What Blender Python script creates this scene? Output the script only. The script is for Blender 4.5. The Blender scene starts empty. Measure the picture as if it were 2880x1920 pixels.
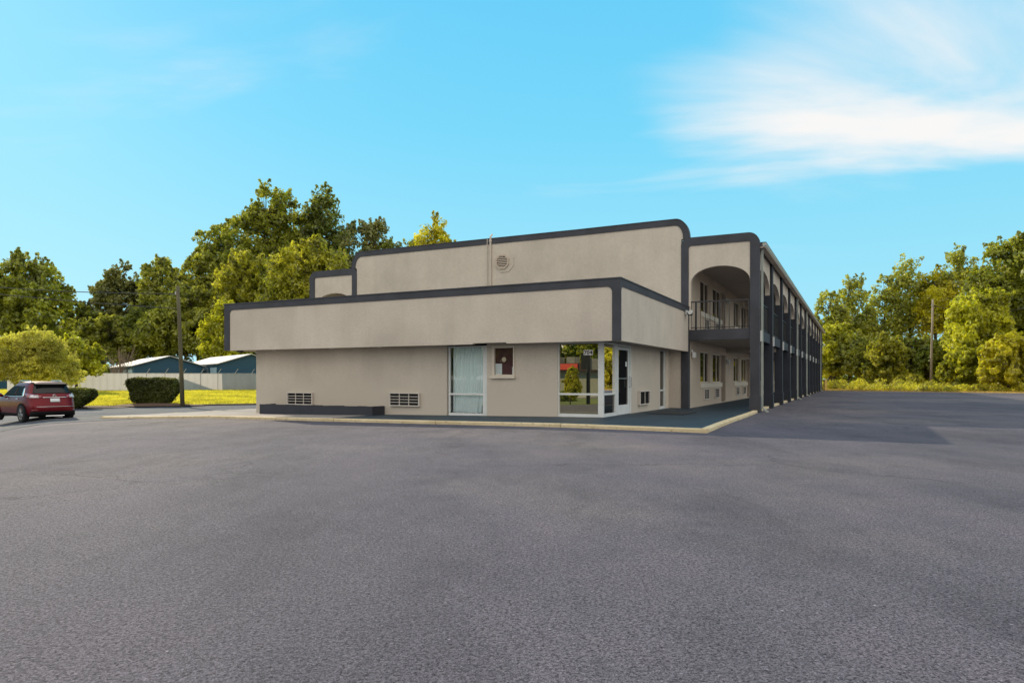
import bpy, bmesh, math, random
import numpy as np
from mathutils import Vector, Matrix

random.seed(7)
scene = bpy.context.scene
col = scene.collection
R = math.radians

# ------------------------------------------------------------------ camera
FPX, CX, HY, CAMZ = 1938.0, 1440.0, 1065.0, 1.25
cam_d = bpy.data.cameras.new("camera")
cam = bpy.data.objects.new("camera", cam_d)
col.objects.link(cam)
cam.location = (0, 0, CAMZ)
cam.rotation_euler = (R(90), 0, 0)
cam_d.sensor_width = 36
cam_d.lens = 36 * FPX / 2880
cam_d.shift_y = (HY - 960) / 2880
cam_d.clip_end = 6000
cam_d.clip_start = 0.05
scene.camera = cam

def at(px, py, d):
    return Vector(((px - CX) / FPX * d, d, CAMZ + (HY - py) / FPX * d))

# building frame
OX, OY, CC, SS = 2.741, 20.75, 0.8946, 0.4468
def w2(x, y):            # building frame -> world
    return (OX + CC * x + SS * y, OY - SS * x + CC * y)
def l2(X, Y):
    dx, dy = X - OX, Y - OY
    return (CC * dx - SS * dy, SS * dx + CC * dy)
def sst(v, a, b):
    t = np.clip((v - a) / (b - a), 0, 1)
    return t * t * (3 - 2 * t)
def lot_local(x, y):
    u = -x
    z = -0.0127 * np.clip(u, 0, 14.3) - 0.034 * (np.clip(u, 14.3, 21) - 14.3)
    z = z - 0.06 * sst(y, -2, 8) * sst(x, -2, 3)
    q = (x + 4.5) * -0.53 + (y + 14.5) * -0.85
    z = z - 0.40 * sst(q, -0.4, 2.6) * sst(-x, 3.6, 6.2)
    return z
def lot(X, Y):
    x, y = l2(X, Y)
    return lot_local(x, y)

# ------------------------------------------------------------------ materials
def new_mat(name):
    m = bpy.data.materials.new(name)
    m.use_nodes = True
    nt = m.node_tree
    b = nt.nodes['Principled BSDF']
    return m, nt, b
def N(nt, kind, **kw):
    n = nt.nodes.new(kind)
    for k, v in kw.items():
        setattr(n, k, v)
    return n
def noise(nt, scale, detail=4, rough=0.55, coord=None, stretch=None):
    tc = N(nt, 'ShaderNodeTexCoord')
    n = N(nt, 'ShaderNodeTexNoise')
    n.inputs['Scale'].default_value = scale
    n.inputs['Detail'].default_value = detail
    n.inputs['Roughness'].default_value = rough
    src = tc.outputs[coord or 'Object']
    if stretch:
        mp = N(nt, 'ShaderNodeMapping')
        mp.inputs['Scale'].default_value = stretch
        nt.links.new(src, mp.inputs['Vector'])
        src = mp.outputs['Vector']
    nt.links.new(src, n.inputs['Vector'])
    return n
def ramp(nt, src, stops, interp='LINEAR'):
    r = N(nt, 'ShaderNodeValToRGB')
    r.color_ramp.interpolation = interp
    e = r.color_ramp.elements
    while len(e) < len(stops):
        e.new(0.5)
    for i, (p, c) in enumerate(stops):
        e[i].position = p
        e[i].color = (*c, 1) if len(c) == 3 else c
    nt.links.new(src, r.inputs['Fac'])
    return r
def mixc(nt, fac, a, b, mode='MIX'):
    m = N(nt, 'ShaderNodeMix', data_type='RGBA', blend_type=mode)
    for sock, v in ((m.inputs['Factor'], fac), (m.inputs[6], a), (m.inputs[7], b)):
        if isinstance(v, (int, float)):
            sock.default_value = v
        elif isinstance(v, tuple):
            sock.default_value = (*v, 1) if len(v) == 3 else v
        else:
            nt.links.new(v, sock)
    return m.outputs[2]
def bump(nt, b, src, strength, dist=0.02):
    bp = N(nt, 'ShaderNodeBump')
    bp.inputs['Strength'].default_value = strength
    bp.inputs['Distance'].default_value = dist
    nt.links.new(src, bp.inputs['Height'])
    nt.links.new(bp.outputs['Normal'], b.inputs['Normal'])

def plain(name, c, rough=0.6, metal=0.0, var=0.12, scale=3.0, bmp=0.0, bscale=60, spec=0.5):
    m, nt, b = new_mat(name)
    n = noise(nt, scale, 5)
    lo = tuple(x * (1 - var) for x in c); hi = tuple(min(1, x * (1 + var)) for x in c)
    r = ramp(nt, n.outputs['Fac'], [(0.3, lo), (0.7, hi)])
    nt.links.new(r.outputs['Color'], b.inputs['Base Color'])
    b.inputs['Roughness'].default_value = rough
    b.inputs['Metallic'].default_value = metal
    b.inputs['Specular IOR Level'].default_value = spec
    if bmp:
        n2 = noise(nt, bscale, 3)
        bump(nt, b, n2.outputs['Fac'], bmp, 0.01)
    return m

def stucco(name, c):
    m, nt, b = new_mat(name)
    big = noise(nt, 0.55, 5, 0.6)
    streak = noise(nt, 1.0, 5, 0.6, stretch=(2.2, 2.2, 0.16))
    fine = noise(nt, 14, 4, 0.7)
    r1 = ramp(nt, big.outputs['Fac'], [(0.3, tuple(x * 0.86 for x in c)), (0.7, (c[0] * 1.06, c[1] * 1.06, c[2] * 1.07))])
    r2 = ramp(nt, streak.outputs['Fac'], [(0.32, (0.962, 0.96, 0.957)), (0.62, (1.02, 1.02, 1.02))])
    r3 = ramp(nt, fine.outputs['Fac'], [(0.25, (0.90, 0.90, 0.90)), (0.75, (1.08, 1.08, 1.08))])
    k = mixc(nt, 1.0, r1.outputs['Color'], r2.outputs['Color'], 'MULTIPLY')
    k = mixc(nt, 1.0, k, r3.outputs['Color'], 'MULTIPLY')
    # grime splashed up from the ground: a worn band with a ragged edge
    tc = N(nt, 'ShaderNodeTexCoord'); sp = N(nt, 'ShaderNodeSeparateXYZ')
    nt.links.new(tc.outputs['Object'], sp.inputs[0])
    g = noise(nt, 1.6, 6, 0.7)
    ma = N(nt, 'ShaderNodeMath', operation='MULTIPLY_ADD')
    nt.links.new(g.outputs['Fac'], ma.inputs[0]); ma.inputs[1].default_value = -1.5
    nt.links.new(sp.outputs['Z'], ma.inputs[2])
    rg = ramp(nt, ma.outputs[0], [(0.0, (1, 1, 1)), (0.7, (0, 0, 0))])
    k = mixc(nt, rg.outputs['Color'], k, tuple(x * 0.88 for x in c))
    nt.links.new(k, b.inputs['Base Color'])
    b.inputs['Roughness'].default_value = 0.92
    b.inputs['Specular IOR Level'].default_value = 0.2
    f2 = noise(nt, 70, 3, 0.6)
    bump(nt, b, f2.outputs['Fac'], 0.35, 0.012)
    return m

def asphalt(name, c, tint):
    m, nt, b = new_mat(name)
    patch = noise(nt, 0.11, 7, 0.62)
    patch2 = noise(nt, 0.55, 6, 0.7, stretch=(1.0, 0.45, 1))
    agg = noise(nt, 50, 4, 0.8)
    agg2 = noise(nt, 130, 2, 0.6)
    vor = N(nt, 'ShaderNodeTexVoronoi'); t = N(nt, 'ShaderNodeTexCoord')
    vor.inputs['Scale'].default_value = 95
    nt.links.new(t.outputs['Object'], vor.inputs['Vector'])
    r1 = ramp(nt, patch.outputs['Fac'], [(0.34, tuple(x * 0.90 for x in c)), (0.48, tuple(x * 1.04 for x in c)), (0.62, tint)])
    r2 = ramp(nt, patch2.outputs['Fac'], [(0.34, (0.70, 0.71, 0.73)), (0.50, (1, 1, 1)), (0.66, (1.20, 1.14, 1.13))])
    r3 = ramp(nt, agg.outputs['Fac'], [(0.36, (0.12, 0.12, 0.13)), (0.47, (0.92, 0.92, 0.92)), (0.72, (1.45, 1.43, 1.41))])
    r4 = ramp(nt, agg2.outputs['Fac'], [(0.32, (0.55, 0.55, 0.56)), (0.5, (1, 1, 1)), (0.68, (1.45, 1.45, 1.45))])
    bw = N(nt, 'ShaderNodeRGBToBW'); nt.links.new(vor.outputs['Color'], bw.inputs[0])
    r5 = ramp(nt, bw.outputs[0], [(0.15, (0.55, 0.55, 0.57)), (0.45, (1.0, 1.0, 1.0)), (0.80, (1.25, 1.22, 1.2)), (0.875, (1.35, 1.3, 1.28)), (0.91, (1.6, 1.58, 1.58))])
    # scattered pale chippings
    v2 = N(nt, 'ShaderNodeTexVoronoi'); v2.inputs['Scale'].default_value = 4.5; v2.inputs['Randomness'].default_value = 1.0
    nt.links.new(t.outputs['Object'], v2.inputs['Vector'])
    r6 = ramp(nt, v2.outputs['Distance'], [(0.025, (2.6, 2.5, 2.5)), (0.045, (1, 1, 1))])
    k = r1.outputs['Color']
    # hairline cracks and darker soft stains
    cw = noise(nt, 0.9, 4, 0.6)
    wv = N(nt, 'ShaderNodeVectorMath', operation='MULTIPLY_ADD')
    nt.links.new(cw.outputs['Color'], wv.inputs[0]); wv.inputs[1].default_value = (1.6, 1.6, 0); nt.links.new(t.outputs['Object'], wv.inputs[2])
    v3 = N(nt, 'ShaderNodeTexVoronoi', feature='DISTANCE_TO_EDGE'); v3.inputs['Scale'].default_value = 0.16
    nt.links.new(wv.outputs[0], v3.inputs['Vector'])
    cmask = noise(nt, 0.12, 3, 0.5)
    r7a = ramp(nt, v3.outputs['Distance'], [(0.0012, (0.50, 0.50, 0.51)), (0.0045, (1, 1, 1))])
    r7b = ramp(nt, cmask.outputs['Fac'], [(0.42, (0, 0, 0)), (0.54, (1, 1, 1))])
    cr7 = mixc(nt, r7b.outputs['Color'], (1.0, 1.0, 1.0), r7a.outputs['Color'])
    st8 = noise(nt, 0.33, 3, 0.5, stretch=(1, 0.6, 1))
    r8 = ramp(nt, st8.outputs['Fac'], [(0.26, (0.88, 0.88, 0.89)), (0.40, (1, 1, 1)), (0.60, (1, 1, 1)), (0.74, (1.10, 1.08, 1.05))])
    for r in (r2, r3, r4, r5, r6, r8):
        k = mixc(nt, 1.0, k, r.outputs['Color'], 'MULTIPLY')
    k = mixc(nt, 1.0, k, cr7, 'MULTIPLY')
    nt.links.new(k, b.inputs['Base Color'])
    b.inputs['Roughness'].default_value = 0.9
    b.inputs['Specular IOR Level'].default_value = 0.18
    ad = N(nt, 'ShaderNodeMath', operation='ADD')
    nt.links.new(agg.outputs['Fac'], ad.inputs[0]); nt.links.new(agg2.outputs['Fac'], ad.inputs[1])
    bump(nt, b, ad.outputs[0], 0.6, 0.012)
    return m

def leafmat(name, dark, light, trans, tfac=0.45):
    m = bpy.data.materials.new(name); m.use_nodes = True
    nt = m.node_tree; nt.nodes.clear()
    out = N(nt, 'ShaderNodeOutputMaterial')
    geo = N(nt, 'ShaderNodeNewGeometry')
    n = noise(nt, 0.45, 3, 0.6)
    ad = N(nt, 'ShaderNodeMath', operation='MULTIPLY_ADD')
    nt.links.new(geo.outputs['Random Per Island'], ad.inputs[0]); ad.inputs[1].default_value = 0.5
    su = N(nt, 'ShaderNodeMath', operation='MULTIPLY_ADD'); su.inputs[1].default_value = 2.2; su.inputs[2].default_value = -0.85
    nt.links.new(n.outputs['Fac'], su.inputs[0]); nt.links.new(su.outputs[0], ad.inputs[2])
    r = ramp(nt, ad.outputs[0], [(0.12, (0.62 * dark[0], 0.62 * dark[1], 0.62 * dark[2])), (0.45, tuple(0.50 * a + 0.55 * b for a, b in zip(dark, light))), (0.85, (1.20 * light[0], 1.16 * light[1], 1.1 * light[2]))])  # leaf tone variation, widened to paint in lit clumps and shaded gaps
    r2 = ramp(nt, ad.outputs[0], [(0.12, tuple(0.45 * x for x in trans)), (0.80, tuple(min(0.97, 1.15 * x) for x in trans))])
    d = N(nt, 'ShaderNodeBsdfDiffuse'); t = N(nt, 'ShaderNodeBsdfTranslucent')
    nt.links.new(r.outputs['Color'], d.inputs['Color']); nt.links.new(r2.outputs['Color'], t.inputs['Color'])
    g = N(nt, 'ShaderNodeBsdfGlossy'); g.inputs['Roughness'].default_value = 0.45
    g.inputs['Color'].default_value = (0.9, 0.9, 0.8, 1)
    mx = N(nt, 'ShaderNodeMixShader'); mx.inputs[0].default_value = tfac
    nt.links.new(d.outputs[0], mx.inputs[1]); nt.links.new(t.outputs[0], mx.inputs[2])
    m2 = N(nt, 'ShaderNodeMixShader'); m2.inputs[0].default_value = 0.035
    nt.links.new(mx.outputs[0], m2.inputs[1]); nt.links.new(g.outputs[0], m2.inputs[2])
    nt.links.new(m2.outputs[0], out.inputs['Surface'])
    return m

def glass(name, refl, tint, through, fres=True, gcol=(0.95, 0.93, 0.86)):
    """Window glass: a share of mirror-like reflection over a tinted clear or dark pane."""
    m = bpy.data.materials.new(name); m.use_nodes = True
    nt = m.node_tree; nt.nodes.clear()
    out = N(nt, 'ShaderNodeOutputMaterial')
    g = N(nt, 'ShaderNodeBsdfGlossy'); g.inputs['Roughness'].default_value = 0.0
    g.inputs['Color'].default_value = (*gcol, 1)
    t = N(nt, 'ShaderNodeBsdfTransparent'); t.inputs['Color'].default_value = (*tint, 1)
    d = N(nt, 'ShaderNodeBsdfDiffuse'); d.inputs['Color'].default_value = (0.012, 0.014, 0.016, 1)
    mx = N(nt, 'ShaderNodeMixShader'); mx.inputs[0].default_value = through
    nt.links.new(d.outputs[0], mx.inputs[1]); nt.links.new(t.outputs[0], mx.inputs[2])
    lw = N(nt, 'ShaderNodeFresnel'); lw.inputs['IOR'].default_value = 1.5
    ma = N(nt, 'ShaderNodeMath', operation='MAXIMUM'); ma.inputs[1].default_value = refl
    nt.links.new(lw.outputs[0], ma.inputs[0])
    m2 = N(nt, 'ShaderNodeMixShader')
    if fres: nt.links.new(ma.outputs[0], m2.inputs[0])
    else: m2.inputs[0].default_value = refl
    nt.links.new(mx.outputs[0], m2.inputs[1]); nt.links.new(g.outputs[0], m2.inputs[2])
    nt.links.new(m2.outputs[0], out.inputs['Surface'])
    return m

M = {}
M['stucco'] = stucco('beige stucco', (0.555, 0.50, 0.415))
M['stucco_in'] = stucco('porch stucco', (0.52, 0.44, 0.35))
M['trim'] = plain('charcoal trim paint', (0.040, 0.043, 0.052), 0.75, var=0.24, scale=1.3, bmp=0.25)
M['navy'] = plain('dark navy pillar paint', (0.017, 0.022, 0.032), 0.7, var=0.2, scale=2.0, bmp=0.2)
M['trim2'] = plain('charcoal planter paint', (0.026, 0.028, 0.037), 0.75, var=0.15, scale=2.0, bmp=0.25)
M['soffit'] = plain('soffit boards', (0.40, 0.35, 0.29), 0.85, var=0.1)
M['asphalt'] = asphalt('asphalt', (0.099, 0.095, 0.117), (0.140, 0.129, 0.137))
M['road'] = asphalt('shaded road asphalt', (0.075, 0.090, 0.110), (0.090, 0.105, 0.122))  # bluer tone paints in the shade lying on the driveway
M['concrete'] = plain('pavement concrete', (0.235, 0.215, 0.20), 0.9, var=0.22, scale=1.2, bmp=0.3)
M['walkpaint'] = plain('blue walkway paint', (0.011, 0.030, 0.046), 0.6, var=0.28, scale=1.1, bmp=0.2)
M['white'] = plain('white frame paint', (0.62, 0.64, 0.62), 0.45, var=0.06)
M['almond'] = plain('almond frame paint', (0.60, 0.54, 0.44), 0.5, var=0.06)
M['sleeve'] = plain('unit sleeve enamel', (0.56, 0.52, 0.46), 0.5, var=0.08)
M['dark'] = plain('dark cavity', (0.012, 0.012, 0.014), 0.8)
M['black'] = plain('black metal', (0.012, 0.012, 0.014), 0.45)
M['fin'] = plain('aluminium coil fins', (0.05, 0.048, 0.045), 0.5, metal=0.3)
M['gutter'] = plain('pale green gutter', (0.33, 0.37, 0.32), 0.45, var=0.08)
M['greysteel'] = plain('grey steel', (0.35, 0.35, 0.34), 0.4, metal=0.5)
M['roofing'] = plain('roof membrane', (0.12, 0.12, 0.12), 0.9)
M['curtain'] = plain('pale curtain', (0.80, 0.91, 0.92), 0.9, var=0.05)
M['roomcurtain'] = plain('room curtain', (0.15, 0.14, 0.11), 0.9, var=0.2, scale=2)
M['maroon'] = plain('maroon blind', (0.055, 0.008, 0.010), 0.7)
M['paper'] = plain('white paper', (0.62, 0.66, 0.66), 0.8, var=0.05, scale=30)
M['sticker'] = plain('cream sticker', (0.70, 0.62, 0.42), 0.6, var=0.03)
M['ink'] = plain('black ink', (0.01, 0.01, 0.01), 0.6)
M['doorpaint'] = plain('dark door paint', (0.035, 0.038, 0.045), 0.5)
M['mirror_glass'] = glass('reflective office glass', 0.60, (0.35, 0.38, 0.36), 0.35, True, (0.85, 0.80, 0.58))
M['dark_glass'] = glass('dark glass', 0.16, (0.25, 0.28, 0.28), 0.5)
M['clear_glass'] = glass('clear glass', 0.08, (0.93, 0.97, 0.97), 0.99)
M['car_glass'] = glass('tinted car glass', 0.035, (0.10, 0.11, 0.12), 0.15, False)
M['mat'] = plain('rubber mat', (0.012, 0.014, 0.016), 0.8)

def kerbmat():
    m, nt, b = new_mat('worn kerb paint')
    n = noise(nt, 1.3, 6, 0.7); n2 = noise(nt, 9, 5, 0.75, stretch=(1, 1, 2))
    r = ramp(nt, n.outputs['Fac'], [(0.3, (0.48, 0.38, 0.21)), (0.7, (0.66, 0.55, 0.35))])
    r2 = ramp(nt, n2.outputs['Fac'], [(0.34, (0.20, 0.16, 0.13)), (0.42, (1, 1, 1)), (0.66, (1, 1, 1)), (0.72, (1.25, 1.3, 1.4))])
    k = mixc(nt, 1.0, r.outputs['Color'], r2.outputs['Color'], 'MULTIPLY')
    nt.links.new(k, b.inputs['Base Color']); b.inputs['Roughness'].default_value = 0.85
    bump(nt, b, n2.outputs['Fac'], 0.6, 0.02)
    return m
M['kerb'] = kerbmat()

def grassmat(name, a, c, d):
    m, nt, b = new_mat(name)
    n = noise(nt, 0.25, 5, 0.6); n2 = noise(nt, 9, 4, 0.7)
    r = ramp(nt, n.outputs['Fac'], [(0.3, a), (0.5, c), (0.72, d)])
    r2 = ramp(nt, n2.outputs['Fac'], [(0.3, (0.55, 0.55, 0.55)), (0.7, (1.3, 1.3, 1.3))])
    k = mixc(nt, 1.0, r.outputs['Color'], r2.outputs['Color'], 'MULTIPLY')
    nt.links.new(k, b.inputs['Base Color']); b.inputs['Roughness'].default_value = 0.95
    bump(nt, b, n2.outputs['Fac'], 0.8, 0.08)
    return m
M['lawn'] = grassmat('lawn soil and turf', (0.27, 0.265, 0.02), (0.38, 0.35, 0.025), (0.44, 0.37, 0.035))
M['verge'] = grassmat('dry verge', (0.48, 0.34, 0.06), (0.58, 0.42, 0.11), (0.44, 0.36, 0.05))
M['earth'] = plain('distant earth', (0.10, 0.09, 0.04), 0.95, scale=0.1, var=0.3)
M['mulch'] = plain('bark mulch', (0.085, 0.045, 0.025), 0.95, var=0.5, scale=9, bmp=1.0, bscale=20)
M['blades'] = leafmat('grass blades', (0.20, 0.205, 0.015), (0.42, 0.40, 0.028), (0.85, 0.76, 0.06), 0.55)

def barkmat(name, c):
    m, nt, b = new_mat(name)
    n = noise(nt, 5, 6, 0.7, stretch=(3, 3, 0.35))
    r = ramp(nt, n.outputs['Fac'], [(0.3, tuple(x * 0.5 for x in c)), (0.7, tuple(x * 1.4 for x in c))])
    nt.links.new(r.outputs['Color'], b.inputs['Base Color']); b.inputs['Roughness'].default_value = 0.95
    bump(nt, b, n.outputs['Fac'], 0.7, 0.03)
    return m
M['bark'] = barkmat('bark', (0.055, 0.045, 0.033))
M['pole'] = barkmat('weathered pole wood', (0.30, 0.25, 0.19))
M['pole2'] = barkmat('mossy pole wood', (0.10, 0.09, 0.050))
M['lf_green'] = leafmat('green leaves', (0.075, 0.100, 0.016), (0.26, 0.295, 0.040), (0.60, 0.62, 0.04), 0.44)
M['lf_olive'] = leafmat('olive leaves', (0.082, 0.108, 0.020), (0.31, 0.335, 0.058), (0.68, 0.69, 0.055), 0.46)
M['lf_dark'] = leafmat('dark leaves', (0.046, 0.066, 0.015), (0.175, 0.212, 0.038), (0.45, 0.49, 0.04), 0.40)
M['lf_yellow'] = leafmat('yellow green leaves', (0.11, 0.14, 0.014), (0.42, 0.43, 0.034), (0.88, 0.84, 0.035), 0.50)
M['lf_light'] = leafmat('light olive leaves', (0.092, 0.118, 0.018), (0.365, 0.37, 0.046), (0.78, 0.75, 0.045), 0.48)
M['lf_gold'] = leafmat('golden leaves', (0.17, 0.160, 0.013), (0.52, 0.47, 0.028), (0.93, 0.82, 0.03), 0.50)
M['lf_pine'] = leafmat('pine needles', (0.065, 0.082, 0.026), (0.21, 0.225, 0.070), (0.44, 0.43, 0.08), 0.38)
M['lf_feather'] = leafmat('feathery leaves', (0.24, 0.23, 0.035), (0.58, 0.53, 0.085), (0.93, 0.85, 0.11), 0.55)
M['lf_hedge'] = leafmat('hedge leaves', (0.024, 0.036, 0.010), (0.085, 0.105, 0.022), (0.26, 0.27, 0.025), 0.30)
M['lf_weed'] = leafmat('weed leaves', (0.20, 0.21, 0.02), (0.44, 0.43, 0.04), (0.88, 0.80, 0.06), 0.50)
M['twig'] = plain('bare twigs', (0.20, 0.14, 0.10), 0.9)

# ------------------------------------------------------------------ mesh helpers
class MB:
    def __init__(self):
        self.v = []; self.f = []
    def add(self, vs, fs):
        o = len(self.v)
        self.v.extend([tuple(p) for p in vs])
        self.f.extend([tuple(o + i for i in q) for q in fs])
        return self
    def box(self, x0, x1, y0, y1, z0, z1):
        if x0 > x1: x0, x1 = x1, x0
        if y0 > y1: y0, y1 = y1, y0
        if z0 > z1: z0, z1 = z1, z0
        v = [(x, y, z) for z in (z0, z1) for y in (y0, y1) for x in (x0, x1)]
        return self.add(v, [(0, 2, 3, 1), (4, 5, 7, 6), (0, 1, 5, 4), (2, 6, 7, 3), (0, 4, 6, 2), (1, 3, 7, 5)])
    def prism(self, poly, a, b, axis='y'):
        """poly of 2-D points extruded along an axis: y -> (x,z), x -> (y,z), z -> (x,y)."""
        def P(p, t):
            return {'y': (p[0], t, p[1]), 'x': (t, p[0], p[1]), 'z': (p[0], p[1], t)}[axis]
        n = len(poly)
        v = [P(p, a) for p in poly] + [P(p, b) for p in poly]
        f = [tuple(range(n)), tuple(range(2 * n - 1, n - 1, -1))]
        f += [(i, n + i, n + (i + 1) % n, (i + 1) % n) for i in range(n)]
        return self.add(v, f)
    def strip(self, A, B, a, b, axis='y'):
        """a band between two polylines A and B (same count), extruded from a to b."""
        for i in range(len(A) - 1):
            self.prism([A[i], A[i + 1], B[i + 1], B[i]], a, b, axis)
        return self
    def tube(self, pts, r, n=8, cap=True):
        pts = [Vector(p) for p in pts]
        rs = r if isinstance(r, (list, tuple)) else [r] * len(pts)
        rings = []
        up = None
        for i, p in enumerate(pts):
            t = (pts[min(i + 1, len(pts) - 1)] - pts[max(i - 1, 0)]).normalized()
            if up is None:
                up = t.orthogonal().normalized()
            up = (up - t * up.dot(t))
            up = up.normalized() if up.length > 1e-6 else t.orthogonal().normalized()
            s = t.cross(up)
            rings.append([p + (up * math.cos(2 * math.pi * k / n) + s * math.sin(2 * math.pi * k / n)) * rs[i] for k in range(n)])
        v = [q for rg in rings for q in rg]
        f = []
        for i in range(len(pts) - 1):
            for k in range(n):
                f.append((i * n + k, i * n + (k + 1) % n, (i + 1) * n + (k + 1) % n, (i + 1) * n + k))
        if cap:
            f.append(tuple(range(n - 1, -1, -1)))
            f.append(tuple((len(pts) - 1) * n + k for k in range(n)))
        return self.add(v, f)
    def disc(self, c, axis, r, h, n=20):
        c = Vector(c); a = Vector(axis).normalized()
        return self.tube([c, c + a * h], r, n)
    def mesh(self, name, mat, smooth=False):
        me = bpy.data.meshes.new(name)
        me.from_pydata(self.v, [], self.f)
        bm = bmesh.new(); bm.from_mesh(me)
        bmesh.ops.recalc_face_normals(bm, faces=bm.faces)
        bm.to_mesh(me); bm.free()
        if smooth:
            me.polygons.foreach_set('use_smooth', [True] * len(me.polygons))
        if mat is not None:
            me.materials.append(mat)
        return me
    def build(self, name, mat, parent=None, smooth=False, bevel=0, loc=None):
        o = bpy.data.objects.new(name, self.mesh(name, mat, smooth))
        col.objects.link(o)
        if parent is not None: o.parent = parent
        if loc is not None: o.location = loc
        if bevel:
            bv = o.modifiers.new('bevel', 'BEVEL'); bv.width = bevel; bv.segments = 2; bv.limit_method = 'ANGLE'
        return o

def tag(o, label=None, cat=None, group=None, kind=None):
    if label: o['label'] = label
    if cat: o['category'] = cat
    if group: o['group'] = group
    if kind: o['kind'] = kind
    return o
def empty(name, loc, rz=0.0):
    o = bpy.data.objects.new(name, None)
    col.objects.link(o); o.location = loc; o.rotation_euler = (0, 0, rz); o.empty_display_size = 0.5
    return o
def kids(o):
    return [c for c in bpy.data.objects if c.parent == o]
def copy_tree(o, parent=None):
    c = o.copy(); col.objects.link(c)
    if parent is not None: c.parent = parent
    for k in kids(o): copy_tree(k, c)
    return c
def again(o, parent=None, loc=None):
    """another object sharing the mesh of o (a repeated part)"""
    c = o.copy(); col.objects.link(c)
    if parent is not None: c.parent = parent
    if loc is not None: c.location = loc
    return c
def np_mesh(name, V, F, mat, smooth=False):
    """fast mesh from numpy arrays; F is (n,4) or (n,3)"""
    me = bpy.data.meshes.new(name)
    k = F.shape[1]
    me.vertices.add(len(V)); me.vertices.foreach_set('co', V.astype(np.float32).ravel())
    me.loops.add(F.size); me.loops.foreach_set('vertex_index', F.astype(np.int32).ravel())
    me.polygons.add(len(F))
    me.polygons.foreach_set('loop_start', np.arange(0, F.size, k, dtype=np.int32))
    me.polygons.foreach_set('loop_total', np.full(len(F), k, dtype=np.int32))
    if smooth:
        me.polygons.foreach_set('use_smooth', np.ones(len(F), dtype=bool))
    me.update(calc_edges=True)
    me.materials.append(mat)
    return me
def link_mesh(name, me, parent=None, loc=None):
    o = bpy.data.objects.new(name, me); col.objects.link(o)
    if parent is not None: o.parent = parent
    if loc is not None: o.location = loc
    return o
def grid_mesh(name, xs, ys, zf, mat, frame=None):
    X, Y = np.meshgrid(np.array(xs, float), np.array(ys, float))
    if frame is not None: WX, WY = frame(X, Y)
    else: WX, WY = X, Y
    Z = zf(X, Y)
    V = np.stack([WX.ravel(), WY.ravel(), np.asarray(Z).ravel()], 1)
    ny, nx = X.shape
    i = np.arange(ny - 1)[:, None] * nx + np.arange(nx - 1)[None, :]
    i = i.ravel()
    F = np.stack([i, i + 1, i + nx + 1, i + nx], 1)
    return np_mesh(name, V, F, mat, True)

# ------------------------------------------------------------------ the setting
o = link_mesh('ground', grid_mesh('ground', np.linspace(-2500, 2500, 41), np.linspace(-2500, 2500, 41), lambda x, y: x * 0 - 1.9, M['earth']))
tag(o, kind='structure')
o = link_mesh('parking_lot', grid_mesh('parking_lot', np.concatenate([np.arange(-110, -50, 1.5), np.arange(-50, 14, 0.4), np.arange(14, 112, 1.0)]), np.concatenate([np.arange(-90, -6, 1.5), np.arange(-6, 52, 0.4), np.arange(52, 141, 1.5)]), lambda X, Y: lot(X, Y), M['asphalt']))
tag(o, kind='structure')

# shade cast over the driveway, painted as a strip of bluer asphalt
def strip_between(A, B, n, m, dz):
    """grid between polyline A and polyline B draped on the lot"""
    A = np.array(A, float); B = np.array(B, float)
    def samp(P, t):
        seg = np.linspace(0, 1, len(P)); return np.stack([np.interp(t, seg, P[:, 0]), np.interp(t, seg, P[:, 1])], 1)
    t = np.linspace(0, 1, n)
    a, b = samp(A, t), samp(B, t)
    s = np.linspace(0, 1, m)[:, None, None]
    P = a[None] * (1 - s) + b[None] * s
    V = np.concatenate([P.reshape(-1, 2), (lot(P[..., 0], P[..., 1]) + dz).reshape(-1, 1)], 1)
    i = (np.arange(m - 1)[:, None] * n + np.arange(n - 1)[None]).ravel()
    return V, np.stack([i, i + 1, i + n + 1, i + n], 1)
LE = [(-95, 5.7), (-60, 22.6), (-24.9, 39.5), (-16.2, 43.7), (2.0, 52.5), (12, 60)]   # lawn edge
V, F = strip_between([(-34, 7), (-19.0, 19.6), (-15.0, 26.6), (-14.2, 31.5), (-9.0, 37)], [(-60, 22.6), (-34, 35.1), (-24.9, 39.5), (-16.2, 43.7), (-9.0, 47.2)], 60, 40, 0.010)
o = link_mesh('driveway_shade', np_mesh('driveway_shade', V, F, M['road'], True)); tag(o, kind='structure')
# streaks of sun across that shade, painted as pale strips
for A, B, nm in (([(-24, 20.2), (-18.0, 25.2), (-15.4, 29.0)], [(-24, 20.36), (-18.08, 25.4), (-15.5, 29.2)], 'sun_streak'),
                 ([(-26, 23.2), (-19.4, 27.0), (-16.3, 31.0)], [(-26, 23.5), (-19.5, 27.25), (-16.4, 31.3)], 'sun_streak')):
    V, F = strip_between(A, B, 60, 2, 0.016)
    o = link_mesh(nm, np_mesh(nm, V, F, M['concrete'], True)); tag(o, kind='structure')

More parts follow.
